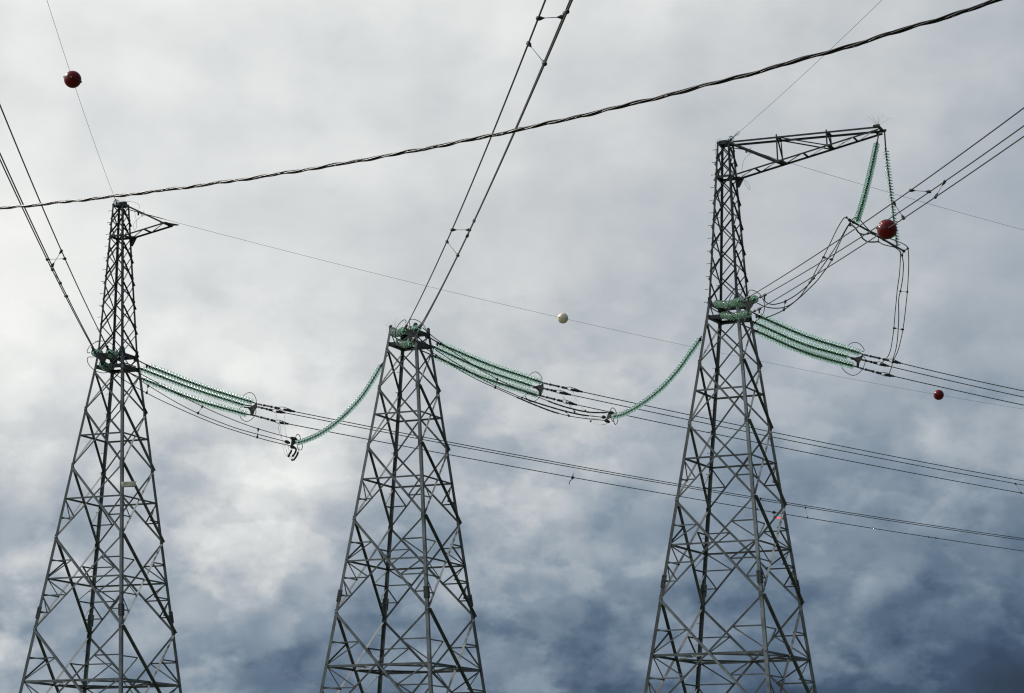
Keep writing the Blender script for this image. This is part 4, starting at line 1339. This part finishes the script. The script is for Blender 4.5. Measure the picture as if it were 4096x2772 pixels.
# ------------------------------------------------------------------ marker balls
def marker_ball(P, r, wire_dir, material, label, dimples, tilt):
    o = thing('marker_ball', P)
    tag(o, label, 'marker ball', 'marker balls on the wires')
    d = unit(wire_dir)
    up = np.array([0, 0, 1.0]) + np.asarray(tilt)
    up = unit(up - d * np.dot(up, d))
    sdv = np.cross(d, up)
    nd = 190
    ga = PI * (3 - math.sqrt(5))
    dirs = np.array([[math.sqrt(max(0, 1 - (1 - 2 * (i + .5) / nd) ** 2)) * math.cos(ga * i), math.sqrt(max(0, 1 - (1 - 2 * (i + .5) / nd) ** 2)) * math.sin(ga * i), 1 - 2 * (i + .5) / nd] for i in range(nd)])
    B = np.stack([d, sdv, up], 1)
    for s, nm in ((1, 'upper_shell'), (-1, 'lower_shell')):
        nu, nv = 96, 26
        loc = []
        for j in range(nv + 1):
            th = PI / 2 * j / nv
            for i in range(nu):
                ph = 2 * PI * i / nu
                loc.append((math.cos(th) * math.cos(ph), math.cos(th) * math.sin(ph), s * math.sin(th)))
        loc = np.array(loc)
        rad = np.full(len(loc), r)
        if dimples > 0:
            ca = np.clip(loc @ dirs.T, -1, 1).max(axis=1)
            a = np.arccos(ca)
            rad = r - dimples * r * np.clip(1 - (a / .105) ** 2, 0, 1)
        vs = (loc * rad[:, None]) @ B.T + P
        if s > 0:
            vs = vs + up * .002
        fs = []
        for j in range(nv):
            for i in range(nu):
                i2 = (i + 1) % nu
                q = (j * nu + i, j * nu + i2, (j + 1) * nu + i2, (j + 1) * nu + i)
                fs.append(q if s > 0 else q[::-1])
        MB().add(vs, fs, True).build(nm, material, o)
    m = MB()
    m.lathe([(r * .98, -.008), (r * 1.012, -.008), (r * 1.012, .008), (r * .98, .008)], P, up, 48)
    for a in (90, 270):
        e = sdv * math.sin(math.radians(a))
        m.prism([P + e * r * .96 + d * r * .2, P + e * r * 1.1 + d * r * .07, P + e * r * 1.1 - d * r * .07, P + e * r * .96 - d * r * .2], up * .05)
    m.build('flange', DARKSTEEL if material is RED else material, o)
    for s in (1, -1):
        MB().lathe([(.045, -.04), (.045, .015), (.025, .03), (.012, .07)], P + d * s * r, d * s, 10).build('cable_clamp', material, o)
    return o

p = near_pt(w1, 290, 319)
marker_ball(p, .30, np.array(w1[5]) - np.array(w1[0]), RED, 'smooth dark red marker ball high at the upper left on a thin wire', 0.0, (.25, .2, 0))
p = near_pt(NW[2][2], 3546, 915)
marker_ball(p, .30, NW[2][2][5] - NW[2][2][0], RED, 'dimpled red marker ball in front of the bar under the hanging strings', .05, (.1, 0, 0))
p = near_pt(w2, 2257, 1276)
marker_ball(p, .285, np.array(w2[5]) - np.array(w2[0]), CREAM, 'cream dimpled marker ball on the thin wire between the middle and right towers', .05, (.1, .2, 0))
p = near_pt(w2, 3754, 1579)
marker_ball(p, .325, np.array(w2[5]) - np.array(w2[0]), RED, 'smooth bright red marker ball at right below the conductors', 0.0, (-.1, .1, 0))

# ------------------------------------------------------------------ beige sheet tied to the left tower
Pf = cor(0, 1.0, 'F')
def sheet_pt(s, q):
    u = 484 + (543.5 - 484) * s
    v = (1928.5 - 3 * s) + (18.5 + 1.0 * s) * q
    Y = Pf[1] - .13 + 1.2 * max(0, s - .18) * .35 + (.18 * (0.18 - s) * 6 * .12 if s < .18 else 0)
    P = at_y(u - (2.2 * q if s > .9 else 0) + (6 * q if s < .12 else 0), v, Y)
    b = .012 * math.sin(9 * s + 3 * q) + .012 * math.sin(23 * s - 7 * q) + .02 * math.exp(-((s - .72 - .12 * (1 - q)) / .035) ** 2) + .018 * math.exp(-((s - .56 - .1 * (1 - q)) / .03) ** 2)
    return P - np.array([0, b, 0])
m = MB()
ns, nq = 40, 10
top_ = [sheet_pt(i / ns, j / nq) for j in range(nq + 1) for i in range(ns + 1)]
bot_ = [p + np.array([0, .018, 0]) for p in top_]
W = ns + 1
fs = []
for j in range(nq):
    for i in range(ns):
        fs.append((j * W + i, (j + 1) * W + i, (j + 1) * W + i + 1, j * W + i + 1))
nb = len(top_)
fs += [tuple(nb + k for k in f[::-1]) for f in fs]
for i in range(ns):
    fs.append((i, i + 1, nb + i + 1, nb + i)); e = nq * W
    fs.append((e + i + 1, e + i, nb + e + i, nb + e + i + 1))
for j in range(nq):
    fs.append(((j + 1) * W, j * W, nb + j * W, nb + (j + 1) * W)); e = ns
    fs.append((j * W + e, (j + 1) * W + e, nb + (j + 1) * W + e, nb + j * W + e))
m.add(top_ + bot_, fs, True)
sh = m.build('notice_sheet', CLOTH, None, top_[0])
tag(sh, 'crumpled beige sheet fixed across a leg of the left tower', 'sheet')
a_, b_ = sheet_pt(.02, .0), sheet_pt(1.0, 0.02)
MB().tube([a_ + np.array([0, .03, .0]), b_ + np.array([.02, .03, 0])], .014, 6).build('top_rod', DARKSTEEL, sh, None)
MB().tube([sheet_pt(.12, 1.0) + np.array([0, .03, -.01]), sheet_pt(1.0, 1.0) + np.array([0, .03, -.01])], .016, 6).build('bottom_rod', DARKSTEEL, sh, None)

# ------------------------------------------------------------------ twisted cable close to the viewer
CP = [(-330, 868), (0, 829), (230, 808), (700, 757), (1092, 701), (1600, 617), (2062, 520), (2290, 472), (2600, 400), (3000, 293), (3300, 207), (3547, 139), (3814, 57), (3990, 0), (4400, -130), (4900, -300)]
dirc = unit(np.array([6.5, -7.0, 0]))
CAB0 = at_y(0, 829, 20.0)
cp = np.array([at_plane(u, v, CAB0, math.degrees(math.atan2(-7.0, 6.5))) for u, v in CP])
ss = (cp - cp[1]) @ dirc
co = np.polyfit(ss[:-1], cp[:-1, 2], 3)
sv = np.linspace(ss[0], ss[-1], 2200)
axis = np.array([cp[1] * np.array([1, 1, 0]) + dirc * s + UPZ * (np.polyval(co, s) + .0022 * math.sin(s * 9.1) + .0018 * math.sin(s * 23.7 + 1)) for s in sv])
lenv = np.concatenate([[0], np.cumsum(np.linalg.norm(np.diff(axis, axis=0), axis=1))])
tc_ = thing('twisted_cable', axis[len(axis) // 2])
tag(tc_, 'thick black twisted cable sweeping across the whole picture in front of the towers', 'cable')
STR = [(0.0, .0066, .0052, BLACK), (.36, .0058, .0066, BLACK), (.70, .0056, .0068, BLACK), (.20, .0022, .0112, BLACK)]
side = np.cross(dirc, UPZ)
for ph0, rad, off, mt in STR:
    pts = []
    for a, l in zip(axis, lenv):
        ph = 2 * PI * (l / .75 + ph0) + .7 * math.sin(l * 1.7)
        pts.append(a + (side * math.cos(ph) + UPZ * math.sin(ph)) * off)
    MB().tube(pts, rad, 8).build('strand', mt, tc_)
